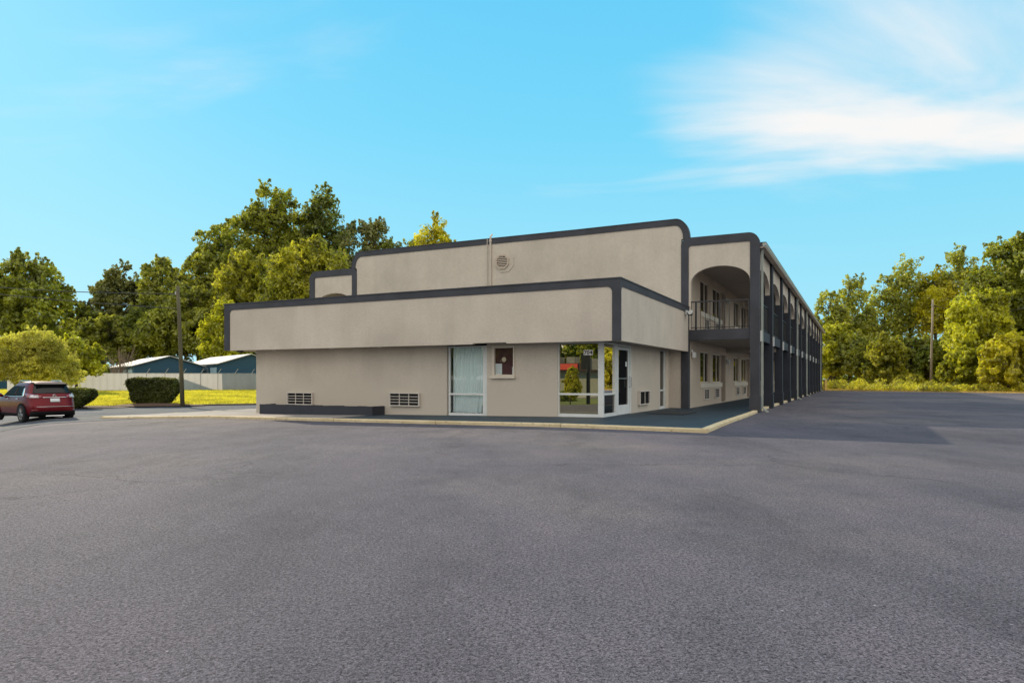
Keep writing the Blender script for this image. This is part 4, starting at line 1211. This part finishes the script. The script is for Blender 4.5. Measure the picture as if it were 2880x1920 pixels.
for k in range(9):
    s_ = LF * (0.42 + 0.071 * k)
    if s_ > LF: break
    b0 = dirv * s_ + nv * 0.05 + Vector((0, 0, fz - 0.05)); b1 = b0 + dirv * 0.30 + Vector((0, 0, 0.50)) - nv * 0.1
    MB().tube([b0 - Vector((0, 0, 1.5)), b0, b1], 0.03, 6).build('bracket', M['greysteel'], fe)

def siding(name, c):
    m, nt, b = new_mat(name)
    tc = N(nt, 'ShaderNodeTexCoord'); sp = N(nt, 'ShaderNodeSeparateXYZ'); nt.links.new(tc.outputs['Object'], sp.inputs[0])
    wv = N(nt, 'ShaderNodeTexWave', wave_type='BANDS', bands_direction='Z', wave_profile='SAW'); wv.inputs['Scale'].default_value = 1.3
    nt.links.new(tc.outputs['Object'], wv.inputs['Vector'])
    r = ramp(nt, wv.outputs['Fac'], [(0, tuple(x * .7 for x in c)), (0.15, c), (1, tuple(x * 1.1 for x in c))])
    nt.links.new(r.outputs['Color'], b.inputs['Base Color']); b.inputs['Roughness'].default_value = .6
    bump(nt, b, wv.outputs['Fac'], .4, .05); return m
M['bluesiding'] = siding('blue shed siding', (0.008, 0.058, 0.105))
M['shedroof'] = plain('pale metal shed roof', (0.32, 0.32, 0.32), 0.7, var=0.25, scale=0.8)
M['sheddoor'] = plain('pale shutter', (0.30, 0.42, 0.50), 0.5)
def shed(label, gl, gr, apex, D, L, ang, doors=0):
    """gable shed: gable seen from px gl..gr with eave row and apex row, running back L metres at angle ang"""
    (xl, ye), (xr, _), (xa, ya) = gl, gr, apex
    A = at(xl, ye, D); B = at(xr, ye, D); C = at(xa, ya, D)
    root = empty('storage_shed', ((A.x + B.x) / 2, D, 0.1), ang); tag(root, label, 'shed', 'blue storage sheds behind the fence')
    w = (B.x - A.x) / 2; he = A.z - .1; ha = C.z - .1
    b = MB(); b.prism([(-w, -.3), (w, -.3), (w, he), (0, ha), (-w, he)], 0, L, 'y'); b.build('wall', M['bluesiding'], root)
    r_ = MB(); o_ = 0.25; s = (ha - he) / w
    for sg in (-1, 1):
        poly = [(0, ha + .03), (sg * (w + o_), he - o_ * s + .03), (sg * (w + o_), he - o_ * s + .11), (0, ha + .11)]
        r_.prism(poly, -0.3, L + .3, 'y')
    r_.build('roof', M['shedroof'], root)
    for k in range(doors):
        d = MB(); x0_ = -w - 0.03; y0_ = 0.8 + 3.2 * k
        d.box(x0_, -w - .002, y0_, y0_ + 2.4, 0, he - .35); d.build('shutter_door', M['sheddoor'], root)
    return root
shed('blue storage shed with pale gable roof, the one beside the mossy utility pole', (388, 1030), (566, 1030), (478, 1003), 70.2, 15, R(38), 3)
shed('blue storage shed with pale gable roof, nearest the office wing corner', (620, 1024), (790, 1024), (701, 997.5), 71.4, 15, R(38), 4)
shed('pale roofed low shed glimpsed through the feathery shrub', (-60, 1035), (130, 1035), (40, 1006), 74, 18, R(60), 0)

# left pole
def pole(name, label, p0, p1, r0, r1, mat, group='utility poles'):
    root = empty(name, p0); tag(root, label, 'utility pole', group)
    d = Vector(p1) - Vector(p0)
    mb = MB(); mb.tube([Vector((0, 0, -0.4)), d * .33, d * .66 + Vector((.01, 0, 0)), d], [r0 * 1.02, r0 * .93, (r0 + r1) / 2 * .97, r1], 14); mb.build('shaft', mat, root, smooth=True)
    MB().tube([d * .93 + Vector((-r1 - .03, -r1 * .4, 0)), d * .93 + Vector((-r1 - .03, -r1 * .4, 0.18))], .05, 8).build('insulator', M['greysteel'], root)
    return root
D1 = 40.6
a, b = at(514, 1134, D1), at(500, 805, D1)
a.z = float(lawn_z(a.x, a.y)) - .02
pole('utility_pole', 'mossy brown wooden utility pole beside the boxy hedge', a, b, 0.125, 0.090, M['pole2'])
D2 = 80.0
c, d = at(2617.5, 1094, D2), at(2623.5, 842, D2); c.z = 0.0
pole('utility_pole', 'pale bare wooden utility pole at the far edge of the lot', c, d, 0.145, 0.10, M['pole'])
def wire(label, p, q, sag, r):
    n = 24; P = [Vector(p).lerp(Vector(q), t) - Vector((0, 0, sag * 4 * t * (1 - t))) for t in np.linspace(0, 1, n)]
    o = MB().tube(P, r, 5).build('overhead_wire', M['black']); tag(o, label, 'wire', 'overhead wires'); return o
wire('upper thin black wire crossing the sky gap left of the mossy pole', at(-140, 796, 48), at(500, 826, D1), 0.18, 0.026)
wire('lower thin black wire crossing the sky gap left of the mossy pole', at(-140, 812, 46), at(498, 868, D1), 0.10, 0.026)
wire('single sagging wire running from the pale far pole to the road', at(2623, 858, D2), at(2960, 846, 74), 1.05, 0.03)
# bollard
p = at(2321, 1097, 75.5)
bo = empty('bollard', (p.x, 75.5, -0.05)); tag(bo, 'short yellow post beyond the last motel pillar', 'bollard')
mb = MB(); mb.box(-.14, .14, -.14, .14, -.1, 1.22); mb.build('post', plain('yellow post paint', (0.55, 0.40, 0.10), .7, var=.2), bo, bevel=.02)
MB().box(-.15, .15, -.15, .15, 1.221, 1.26).build('cap', M['greysteel'], bo, bevel=.01)

# ------------------------------------------------------------------ car
def carpaint():
    m, nt, b = new_mat('deep red car paint')
    b.inputs['Base Color'].default_value = (0.16, 0.012, 0.022, 1); b.inputs['Metallic'].default_value = 0.35
    b.inputs['Roughness'].default_value = 0.25; b.inputs['Coat Weight'].default_value = 0.15; b.inputs['Coat Roughness'].default_value = 0.04; b.inputs['Specular IOR Level'].default_value = 0.2
    n = noise(nt, 2.0, 3); r = ramp(nt, n.outputs['Fac'], [(.3, (0.115, 0.006, 0.011)), (.7, (0.15, 0.009, 0.015))]); nt.links.new(r.outputs['Color'], b.inputs['Base Color'])
    return m
M['car'] = carpaint()
M['carblack'] = plain('black plastic', (0.010, 0.010, 0.011), 0.85, spec=0.12)
M['chrome'] = plain('chrome', (0.75, 0.74, 0.72), 0.12, metal=1.0, var=.02)
M['tyre'] = plain('tyre rubber', (0.014, 0.014, 0.015), 0.85)
M['rim'] = plain('alloy rim', (0.26, 0.26, 0.25), 0.35, metal=0.6)
def lens(name, c):
    m, nt, b = new_mat(name); b.inputs['Base Color'].default_value = (*c, 1); b.inputs['Roughness'].default_value = .08; b.inputs['Coat Weight'].default_value = 1
    n = noise(nt, 14, 2); r = ramp(nt, n.outputs['Fac'], [(.35, tuple(x * .35 for x in c)), (.6, c)]); nt.links.new(r.outputs['Color'], b.inputs['Base Color']); return m
M['redlens'] = lens('red lamp lens', (0.30, 0.012, 0.012)); M['clearlens'] = lens('clear lamp lens', (0.62, 0.56, 0.56))

# hull: horizontal slices; x runs from tail (0) to nose, y across
ZS = [0.24, 0.32, 0.44, 0.58, 0.72, 0.84, 0.94, 1.02, 1.08, 1.16, 1.28, 1.40, 1.50, 1.58, 1.63, 1.66]
XR = [0.22, 0.10, 0.03, 0.00, 0.03, 0.09, 0.12, 0.14, 0.18, 0.24, 0.34, 0.44, 0.52, 0.58, 0.66, 0.95]
XF = [4.30, 4.45, 4.55, 4.60, 4.60, 4.54, 4.30, 3.75, 3.45, 3.28, 3.03, 2.78, 2.55, 2.34, 2.15, 1.85]
WD = [0.84, 0.88, 0.905, 0.915, 0.92, 0.92, 0.915, 0.90, 0.88, 0.855, 0.81, 0.765, 0.725, 0.685, 0.63, 0.50]
def hull(th, z, off=0.0):
    xr, xf, w = np.interp(z, ZS, XR), np.interp(z, ZS, XF), np.interp(z, ZS, WD)
    c, s = math.cos(th), math.sin(th); e = 2 / 5.2
    cx_, ax_ = (xr + xf) / 2, (xf - xr) / 2 + off
    return Vector((cx_ - ax_ * math.copysign(abs(c) ** e, c), (w + off) * math.copysign(abs(s) ** e, s), z))
def th_of_x(x, z):
    xr, xf = np.interp(z, ZS, XR), np.interp(z, ZS, XF); cx_, ax_ = (xr + xf) / 2, (xf - xr) / 2
    q = max(-1, min(1, (cx_ - x) / ax_)); return math.acos(math.copysign(abs(q) ** 2.6, q))
def th_of_y(y, z):
    q = max(-1, min(1, y / np.interp(z, ZS, WD))); return math.asin(math.copysign(abs(q) ** 2.6, q))
car = empty('red_car', (0, 0, 0)); tag(car, 'dark red sport utility car turning away with sun glinting off its roof', 'car')
mb = MB(); nth = 96; rows = []
th = [2 * math.pi * k / nth for k in range(nth)]
# even spacing along the outline
def even_angles():
    a = []
    for side in range(4):
        for k in range(24):
            a.append(side * math.pi / 2 + math.pi / 2 * (k / 24))
    return a
for z in ZS: rows.append([hull(t, z) for t in th])
vs = [p for r_ in rows for p in r_]
fs = [(i * nth + k, i * nth + (k + 1) % nth, (i + 1) * nth + (k + 1) % nth, (i + 1) * nth + k) for i in range(len(ZS) - 1) for k in range(nth)]
fs += [tuple(range(nth - 1, -1, -1))]
mb.add(vs, fs)
# domed roof cap
top = rows[-1]; cen = Vector((sum(p.x for p in top) / nth, 0, 1.69))
mid = [p.lerp(cen, .5) + Vector((0, 0, .006)) for p in top]
mb.add(top + mid + [cen], [(k, (k + 1) % nth, nth + (k + 1) % nth, nth + k) for k in range(nth)] + [(nth + k, nth + (k + 1) % nth, 2 * nth) for k in range(nth)])
me = mb.mesh('body', M['car'], True)
bm = bmesh.new(); bm.from_mesh(me); bmesh.ops.remove_doubles(bm, verts=bm.verts, dist=1e-4); bmesh.ops.recalc_face_normals(bm, faces=bm.faces); bm.to_mesh(me); bm.free()
body = link_mesh('body', me, car)
def patch(name, fn, nu, nv, mat, parent=car, off=0.010):
    """fn(u,v)->(theta,z): a skin lying on the hull"""
    P = [[hull(*fn(u, v), off) for u in np.linspace(0, 1, nu)] for v in np.linspace(0, 1, nv)]
    vs_ = [p for r_ in P for p in r_]
    fs_ = [(j * nu + i, j * nu + i + 1, (j + 1) * nu + i + 1, (j + 1) * nu + i) for j in range(nv - 1) for i in range(nu - 1)]
    o_ = MB().add(vs_, fs_).build(name, mat, parent, smooth=True)
    so = o_.modifiers.new('solid', 'SOLIDIFY'); so.thickness = 0.012; so.offset = 0
    return o_
lerp = lambda a, b, t: a + (b - a) * t
def rear(y0, y1, z0, z1, yt0=None, yt1=None):
    yt0 = y0 if yt0 is None else yt0; yt1 = y1 if yt1 is None else yt1
    return lambda u, v: (th_of_y(lerp(lerp(y0, y1, u), lerp(yt0, yt1, u), v), lerp(z0, z1, v)), lerp(z0, z1, v))
def sidep(s, xb0, xb1, xt0, xt1, z0, z1, curve=0):
    def fn(u, v):
        z = lerp(z0, z1, v) - curve * (1 - v) * 0
        x = lerp(lerp(xb0, xb1, u), lerp(xt0, xt1, u), v); return (s * th_of_x(x, z), z)
    return fn
patch('rear_window', rear(-0.70, 0.70, 1.19, 1.53, -0.58, 0.58), 18, 8, M['car_glass'])
sp_ = MB()
sp_.add([(0.40, -0.60, 1.575), (0.40, 0.60, 1.575), (0.95, 0.60, 1.668), (0.95, -0.60, 1.668), (0.43, -0.58, 1.515), (0.43, 0.58, 1.515), (0.80, .58, 1.56), (0.80, -.58, 1.56)], [(0, 1, 2, 3), (4, 7, 6, 5), (0, 4, 5, 1), (1, 5, 6, 2), (3, 7, 4, 0), (2, 6, 7, 3)])
sp_.build('spoiler', M['carblack'], car, bevel=.02)
MB().box(0.41, 0.50, -0.55, 0.55, 1.50, 1.514).build('brake_light', M['carblack'], car)
for s in (1, -1):
    patch('side_window', sidep(s, 0.98, 1.62, 1.10, 1.66, 1.11, 1.49), 8, 6, M['car_glass'])
    patch('side_window', sidep(s, 1.68, 2.55, 1.72, 2.32, 1.09, 1.50), 8, 6, M['car_glass'])
    patch('side_window', sidep(s, 2.62, 3.28, 2.38, 2.50, 1.09, 1.48), 8, 6, M['car_glass'])
    # chrome belt line
    patch('window_trim', sidep(s, 0.85, 3.2, 0.85, 3.2, 1.058, 1.080), 20, 2, M['chrome'], off=.016)
    patch('window_trim', sidep(s, 0.80, 1.02, 0.98, 1.12, 1.07, 1.42), 4, 6, M['chrome'], off=.008) if s else None
    # lights: wrap round the rear corner
    def lamp(u, v, s=s):
        z = lerp(0.985, 1.165, v); ta = th_of_y(0.44, z); tb = th_of_x(0.52 + .22 * v, z)
        return (s * lerp(ta, tb, u), lerp(z, 1.04 + .05 * v, (1 - u) ** 2 * .75) + 0.03 * u)
    patch('tail_light', lamp, 22, 5, M['redlens'], off=.020)
    def lamp2(u, v, s=s):
        z = lerp(1.015, 1.135, v); ta = th_of_y(0.55, z); tb = th_of_x(0.42, z)
        return (s * lerp(ta, tb, u), z)
    patch('lamp_lens', lamp2, 14, 4, M['clearlens'], off=.030)
    rl_ = MB(); rl_.tube([(0.95, s * .56, 1.655), (1.0, s * .565, 1.705), (2.0, s * .575, 1.705), (2.2, s * .57, 1.64)], .018, 8); rl_.build('roof_rail', M['chrome'], car)
    patch('door_handle', sidep(s, 1.28, 1.48, 1.28, 1.48, 0.955, 0.985), 5, 2, M['chrome'], off=.035)
    patch('door_handle', sidep(s, 2.28, 2.48, 2.28, 2.48, 0.945, 0.975), 5, 2, M['chrome'], off=.035)
    patch('reflector', rear(0.62 * s, 0.78 * s, 0.50, 0.53), 5, 2, M['redlens'], off=.016)
    patch('sill_trim', sidep(s, 1.35, 3.35, 1.35, 3.35, 0.25, 0.36), 14, 3, M['carblack'], off=.012)
patch('bumper_trim', rear(-0.80, 0.80, 0.25, 0.46), 18, 4, M['carblack'], off=.014)
patch('chrome_bar', rear(-0.42, 0.42, 1.02, 1.045), 12, 2, M['chrome'], off=.025)
patch('bumper_crease', rear(-0.66, 0.66, 0.648, 0.660), 12, 2, M['chrome'], off=.012)
patch('number_plate', rear(-0.17, 0.17, 0.84, 0.985), 6, 4, M['paper'], off=.022)
bg = MB(); bx = float(np.interp(1.09, ZS, XR)) - 0.035
bg.tube([(bx, .058 * math.cos(t), 1.09 + .055 * math.sin(t)) for t in np.linspace(0, 2 * math.pi, 25)], .009, 6); bg.box(bx - .008, bx + .008, -.075, .075, 1.078, 1.102); bg.build('badge', M['chrome'], car)
MB().tube([(0.10, -.34, .27), (0.10, .34, .27)], .03, 8).build('exhaust_pipe', M['chrome'], car)
# wheels
def wheel(parent, x, s):
    t = MB()
    prof = [(-0.11, .25), (-0.115, .32), (-0.09, .355), (0, .362), (.09, .355), (.115, .32), (.11, .25)]
    n_ = 36; vs_ = [(r_ * math.cos(2 * math.pi * k / n_), y_, r_ * math.sin(2 * math.pi * k / n_)) for (y_, r_) in prof for k in range(n_)]
    fs_ = [(i * n_ + k, i * n_ + (k + 1) % n_, (i + 1) * n_ + (k + 1) % n_, (i + 1) * n_ + k) for i in range(len(prof) - 1) for k in range(n_)]
    root = t.add(vs_, fs_).build('wheel', M['tyre'], parent, smooth=True, loc=(x, s * .825, .362))
    r_ = MB(); yo = s * .085
    r_.tube([(0.245 * math.cos(a), yo, .245 * math.sin(a)) for a in np.linspace(0, 2 * math.pi, 33)], .018, 6)
    for k in range(10):
        a = 2 * math.pi * k / 10 + (.12 if k % 2 else -.12); b_ = 2 * math.pi * k / 10
        r_.tube([(.05 * math.cos(b_), yo, .05 * math.sin(b_)), (.245 * math.cos(a), yo, .245 * math.sin(a))], [.022, .016], 5)
    r_.disc((0, yo - s * .02, 0), (0, s, 0), .06, .03, 16); r_.build('rim', M['rim'], root)
    MB().disc((0, s * .02, 0), (0, s, 0), .25, .02, 24).build('brake_disc', M['dark'], root)
    return root
for x in (0.98, 3.68):
    for s in (1, -1):
        wheel(car, x, s)
        ar = MB(); yb = s * .80
        arcp = [(x + .43 * math.cos(a), .36 + .43 * math.sin(a)) for a in np.linspace(-.25, math.pi + .25, 22)]
        arci = [(x + .30 * math.cos(a), .36 + .30 * math.sin(a)) for a in np.linspace(-.25, math.pi + .25, 22)]
        ar.strip(arcp, arci, yb, s * .928, 'y'); ar.build('wheel_arch', M['carblack'], car)
        mr = MB()
# mirror on the near side
MB().tube([(2.95, .90, 1.06), (2.95, 1.05, 1.12)], [.05, .09], 8).build('wing_mirror', M['car'], car)
ca = R(54)          # heading turned left of the view axis
hx, hy = -math.sin(ca), math.cos(ca)
# local x (tail->nose) along heading; local y (left) = (-hy, hx)
zc = 28.3
X0 = (66 - CX) / FPX * zc
# rear left wheel contact at local (0.98, 0.825)
rzc = math.atan2(hy, hx)
lx, ly = -hy, hx
car.location = (X0 - hx * .98 - lx * .825, zc - hy * .98 - ly * .825, 0)
zg = float(lot(X0, zc)) + 0.012
gx = car.location.x + hx * 2.2; gy = car.location.y + hy * 2.2
car.location.z = min(zg, float(lot(gx, gy)) + .014)
car.rotation_euler = (0, 0, rzc)

# ------------------------------------------------------------------ what the office window mirrors (behind and left of the camera)
def LW(x, y): return w2(x, y)
isl = [(-14, -16.4), (-5.0, -16.9), (-7.5, -33), (-22, -33)]
mb = MB()
ptsw = [Vector((*LW(*p), float(lot_local(p[0], p[1])) + 0.12)) for p in isl]
nn = 12; V = []; F = []
for j in range(nn + 1):
    for i in range(nn + 1):
        s_, t_2 = i / nn, j / nn
        lx_ = lerp(lerp(isl[0][0], isl[1][0], s_), lerp(isl[3][0], isl[2][0], s_), t_2); ly_ = lerp(lerp(isl[0][1], isl[1][1], s_), lerp(isl[3][1], isl[2][1], s_), t_2)
        X, Y = LW(lx_, ly_); V.append((X, Y, float(lot_local(lx_, ly_)) + 0.22))
for j in range(nn):
    for i in range(nn): F.append((j * (nn + 1) + i, j * (nn + 1) + i + 1, (j + 1) * (nn + 1) + i + 1, (j + 1) * (nn + 1) + i))
M['lawn2'] = grassmat('island turf', (0.07, 0.10, 0.015), (0.11, 0.14, 0.02), (0.14, 0.15, 0.03))
o = MB().add(V, F).build('lawn', M['lawn2'], None, smooth=True); tag(o, kind='structure')
mb = MB()
for i in range(12):
    p0 = Vector(isl[0]).lerp(Vector(isl[1]), i / 12); p1 = Vector(isl[0]).lerp(Vector(isl[1]), (i + .98) / 12)
    z0_ = float(lot_local(p0.x, p0.y)); a_ = LW(p0.x, p0.y); b_ = LW(p1.x, p1.y); c_ = LW(p1.x, p1.y + .45); d_2 = LW(p0.x, p0.y + .45)
    vs_ = [(*q, z0_ - .1) for q in (a_, b_, c_, d_2)] + [(*q, z0_ + .26) for q in (a_, b_, c_, d_2)]
    mb.add(vs_, [(0, 3, 2, 1), (4, 5, 6, 7), (0, 1, 5, 4), (1, 2, 6, 5), (2, 3, 7, 6), (3, 0, 4, 7)])
o = mb.build('kerb', plain('tan kerb paint', (0.60, 0.40, 0.16), .8, var=.15)); tag(o, kind='structure')
def islz(x, y): return float(lot_local(x, y)) + .22
def make_at(x, y): X, Y = LW(x, y); return (X, Y, islz(x, y))
make_tree('young_maple', 'young golden maple on the grass island facing the office', 'tree', make_at(-8.6, -18.8), 2.25, [(0, .55, 2.25, .42), (.2, .7, 1.8, .36), (-.2, .6, 1.9, .36)], .10, M['lf_gold'], .035, 45, 80, None, .13, seed=301)
r2 = empty('clipped_hedge', make_at(-12.2, -25.5)); tag(r2, 'long dark hedge on the grass island facing the office', 'hedge')
cs = np.array([(x_, y_, z_) for x_ in np.linspace(-2.2, 1.2, 14) for y_ in (-.3, .3) for z_ in (.1, .3, .45)]); V, F = leaf_cloud(cs, np.full(len(cs), .4), 60, .14)
link_mesh('foliage', np_mesh('foliage', V, F, M['lf_dark']), r2)
sg = empty('pylon_sign', make_at(-7.75, -19.6), -math.atan2(SS, CC)); tag(sg, 'dark pole sign on the grass island facing the office', 'sign')
MB().tube([(0, 0, -.3), (0, 0, 2.4)], .12, 12).build('post', M['black'], sg)
MB().box(-.42, .14, -.10, .10, 2.1, 3.1).build('sign_board', M['black'], sg)
p2 = MB().box(.17, 1.1, -.05, .05, 2.08, 2.75); p2.build('letter_board', M['concrete'], sg)
MB().tube([(.95, 0, -.3), (.95, 0, 2.08)], .06, 10).build('post', M['black'], sg)
rd = empty('restaurant', make_at(-33, -74), -math.atan2(SS, CC) + R(8)); tag(rd, 'low restaurant with red awning across the road from the office', 'building')
MB().box(-9, 9, -6, 0, -.5, 3.4).build('wall', plain('tan siding', (.32, .30, .24), .8), rd)
MB().box(-9.3, 9.3, .002, 1.2, 3.0, 4.1).build('awning', plain('dark shingle', (.05, .02, .02), .8), rd)
MB().box(-1.5, 4.5, 1.21, 1.3, 3.15, 4.0).build('sign_band', plain('red sign', (.6, .05, .03), .5), rd)
for k in range(4): MB().box(-7 + 2.6 * k, -5.6 + 2.6 * k, -3.5, -2, 3.41, 5.1).build('roof_unit', M['concrete'], rd)
rdp = MB()
q = [LW(-90, -50), LW(60, -46), LW(60, -66), LW(-90, -66)]
rdp.add([(*p, float(lot_local(-20, -50)) + .03) for p in q], [(0, 1, 2, 3)])
o = rdp.build('road', plain('sunlit road', (.26, .23, .19), .9)); tag(o, kind='structure')
for i, (x_, y_, h_, w_, mm) in enumerate(((-48, -90, 14, 5, 'lf_green'), (-38, -92, 12, 5, 'lf_olive'), (-30, -90, 15, 5, 'lf_green'), (-56, -88, 13, 5, 'lf_olive'))):
    make_tree('broad_tree', ['green tree at the far left behind the restaurant', 'olive tree behind the middle of the restaurant roof', 'taller green tree behind the restaurant awning end', 'olive tree standing past the restaurant end'][i], 'tree', make_at(x_, y_), h_, [(0, 3, h_, w_ * .6), (-w_ * .5, 2.5, h_ * .85, w_ * .5), (w_ * .5, 2.5, h_ * .9, w_ * .5)], .55, M[mm], .3, 70, 60, 'trees behind the restaurant', .11, seed=320 + i)

# ------------------------------------------------------------------ light
SUN_EL, SUN_AZ = 26.3, -39.0      # azimuth from +Y towards +X
sd = Vector((math.sin(R(SUN_AZ)) * math.cos(R(SUN_EL)), math.cos(R(SUN_AZ)) * math.cos(R(SUN_EL)), math.sin(R(SUN_EL))))
sl = bpy.data.lights.new('sun', 'SUN'); sl.energy = 5.0; sl.angle = R(0.53); sl.color = (1.0, 0.85, 0.64)
so_ = bpy.data.objects.new('sun', sl); col.objects.link(so_); so_.rotation_euler = (-sd).to_track_quat('-Z', 'Y').to_euler(); so_.location = sd * 50

w = bpy.data.worlds.new('World'); scene.world = w; w.use_nodes = True
nt = w.node_tree; nt.nodes.clear()
out = N(nt, 'ShaderNodeOutputWorld'); bgd = N(nt, 'ShaderNodeBackground'); bgd.inputs['Strength'].default_value = 0.10
nt.links.new(bgd.outputs[0], out.inputs['Surface'])
sky = N(nt, 'ShaderNodeTexSky', sky_type='NISHITA'); sky.sun_disc = False
sky.sun_elevation = R(SUN_EL); sky.sun_rotation = R(SUN_AZ)
tc = N(nt, 'ShaderNodeTexCoord'); sep = N(nt, 'ShaderNodeSeparateXYZ'); nt.links.new(tc.outputs['Generated'], sep.inputs[0])
grad = ramp(nt, sep.outputs['Z'], [(0.0, (0.46, 0.90, 1.06)), (0.16, (0.345, 0.845, 1.06)), (0.34, (0.20, 0.755, 1.06)), (0.60, (0.115, 0.64, 1.04))])
sc10 = mixc(nt, 1.0, grad.outputs['Color'], (9.4, 9.4, 9.4), 'MULTIPLY')
base = mixc(nt, 0.93, sky.outputs[0], sc10)
# cloud veil: projected on a flat layer, stronger on the right; behind the camera added as unseen fill light
zb = N(nt, 'ShaderNodeMath', operation='ADD'); nt.links.new(sep.outputs['Z'], zb.inputs[0]); zb.inputs[1].default_value = 0.12
zm = N(nt, 'ShaderNodeMath', operation='MAXIMUM'); nt.links.new(zb.outputs[0], zm.inputs[0]); zm.inputs[1].default_value = 0.05
dx = N(nt, 'ShaderNodeMath', operation='DIVIDE'); nt.links.new(sep.outputs['X'], dx.inputs[0]); nt.links.new(zm.outputs[0], dx.inputs[1])
dy = N(nt, 'ShaderNodeMath', operation='DIVIDE'); nt.links.new(sep.outputs['Y'], dy.inputs[0]); nt.links.new(zm.outputs[0], dy.inputs[1])
cmb = N(nt, 'ShaderNodeCombineXYZ'); nt.links.new(dx.outputs[0], cmb.inputs[0]); nt.links.new(dy.outputs[0], cmb.inputs[1])
mp = N(nt, 'ShaderNodeMapping'); mp.inputs['Rotation'].default_value = (0, 0, R(25)); mp.inputs['Scale'].default_value = (0.55, 1.0, 1); mp.inputs['Location'].default_value = (3.1, 1.7, 0)
nt.links.new(cmb.outputs[0], mp.inputs['Vector'])
cn = N(nt, 'ShaderNodeTexNoise'); cn.inputs['Scale'].default_value = 1.5; cn.inputs['Detail'].default_value = 9; cn.inputs['Roughness'].default_value = 0.50; cn.inputs['Distortion'].default_value = 0.55
nt.links.new(mp.outputs[0], cn.inputs['Vector'])
def dirdot(v, a, b):
    v = Vector(v).normalized()
    d = N(nt, 'ShaderNodeVectorMath', operation='DOT_PRODUCT'); nt.links.new(tc.outputs['Generated'], d.inputs[0]); d.inputs[1].default_value = v
    mr = N(nt, 'ShaderNodeMapRange', interpolation_type='SMOOTHSTEP'); mr.inputs['From Min'].default_value = a; mr.inputs['From Max'].default_value = b
    nt.links.new(d.outputs['Value'], mr.inputs['Value']); return mr.outputs[0]
right = dirdot((2900 - CX, FPX, HY - 300), 0.88, 0.995)
left = dirdot((60 - CX, FPX, HY + 60), 0.95, 1.0)
back = dirdot((0.1, -1, 0.55), -0.25, 0.55)
def madd(a, m, c):
    n_ = N(nt, 'ShaderNodeMath', operation='MULTIPLY_ADD')
    nt.links.new(a, n_.inputs[0]); n_.inputs[1].default_value = m
    if isinstance(c, float): n_.inputs[2].default_value = c
    else: nt.links.new(c, n_.inputs[2])
    return n_.outputs[0]
lowm = N(nt, 'ShaderNodeMapRange', interpolation_type='SMOOTHSTEP'); lowm.inputs['From Min'].default_value = 0.17; lowm.inputs['From Max'].default_value = 0.30
nt.links.new(sep.outputs['Z'], lowm.inputs['Value'])
rl = N(nt, 'ShaderNodeMath', operation='MULTIPLY'); nt.links.new(right, rl.inputs[0]); nt.links.new(lowm.outputs[0], rl.inputs[1])
acc = madd(rl.outputs[0], 0.375, -0.60)
mid = dirdot((1700 - CX, FPX, HY - 352), 0.985, 0.9995)
tl = dirdot((120 - CX, FPX, HY - 10), 0.96, 0.9995)
acc = madd(mid, 0.075, acc)
acc = madd(tl, 0.10, acc)
acc = madd(back, 0.62, acc)
acc = madd(cn.outputs['Fac'], 1.0, acc)
cr = N(nt, 'ShaderNodeMapRange', interpolation_type='SMOOTHSTEP'); cr.inputs['From Min'].default_value = 0.02; cr.inputs['From Max'].default_value = 0.40
nt.links.new(acc, cr.inputs['Value'])
cloudcol = mixc(nt, back, (9.5, 9.4, 9.3), (13.8, 13.2, 12.6))  # cloud out of view behind the camera, brightened as added front fill
cloudy = mixc(nt, cr.outputs[0], base, cloudcol)
nt.links.new(cloudy, bgd.inputs['Color'])

# ------------------------------------------------------------------ render settings
scene.view_settings.view_transform = 'Standard'; scene.view_settings.look = 'None'; scene.view_settings.exposure = 0; scene.view_settings.gamma = 1
scene.render.engine = 'CYCLES'
scene.cycles.max_bounces = 8; scene.cycles.transparent_max_bounces = 8
scene.cycles.use_denoising = True
scene.cycles.sample_clamp_indirect = 6
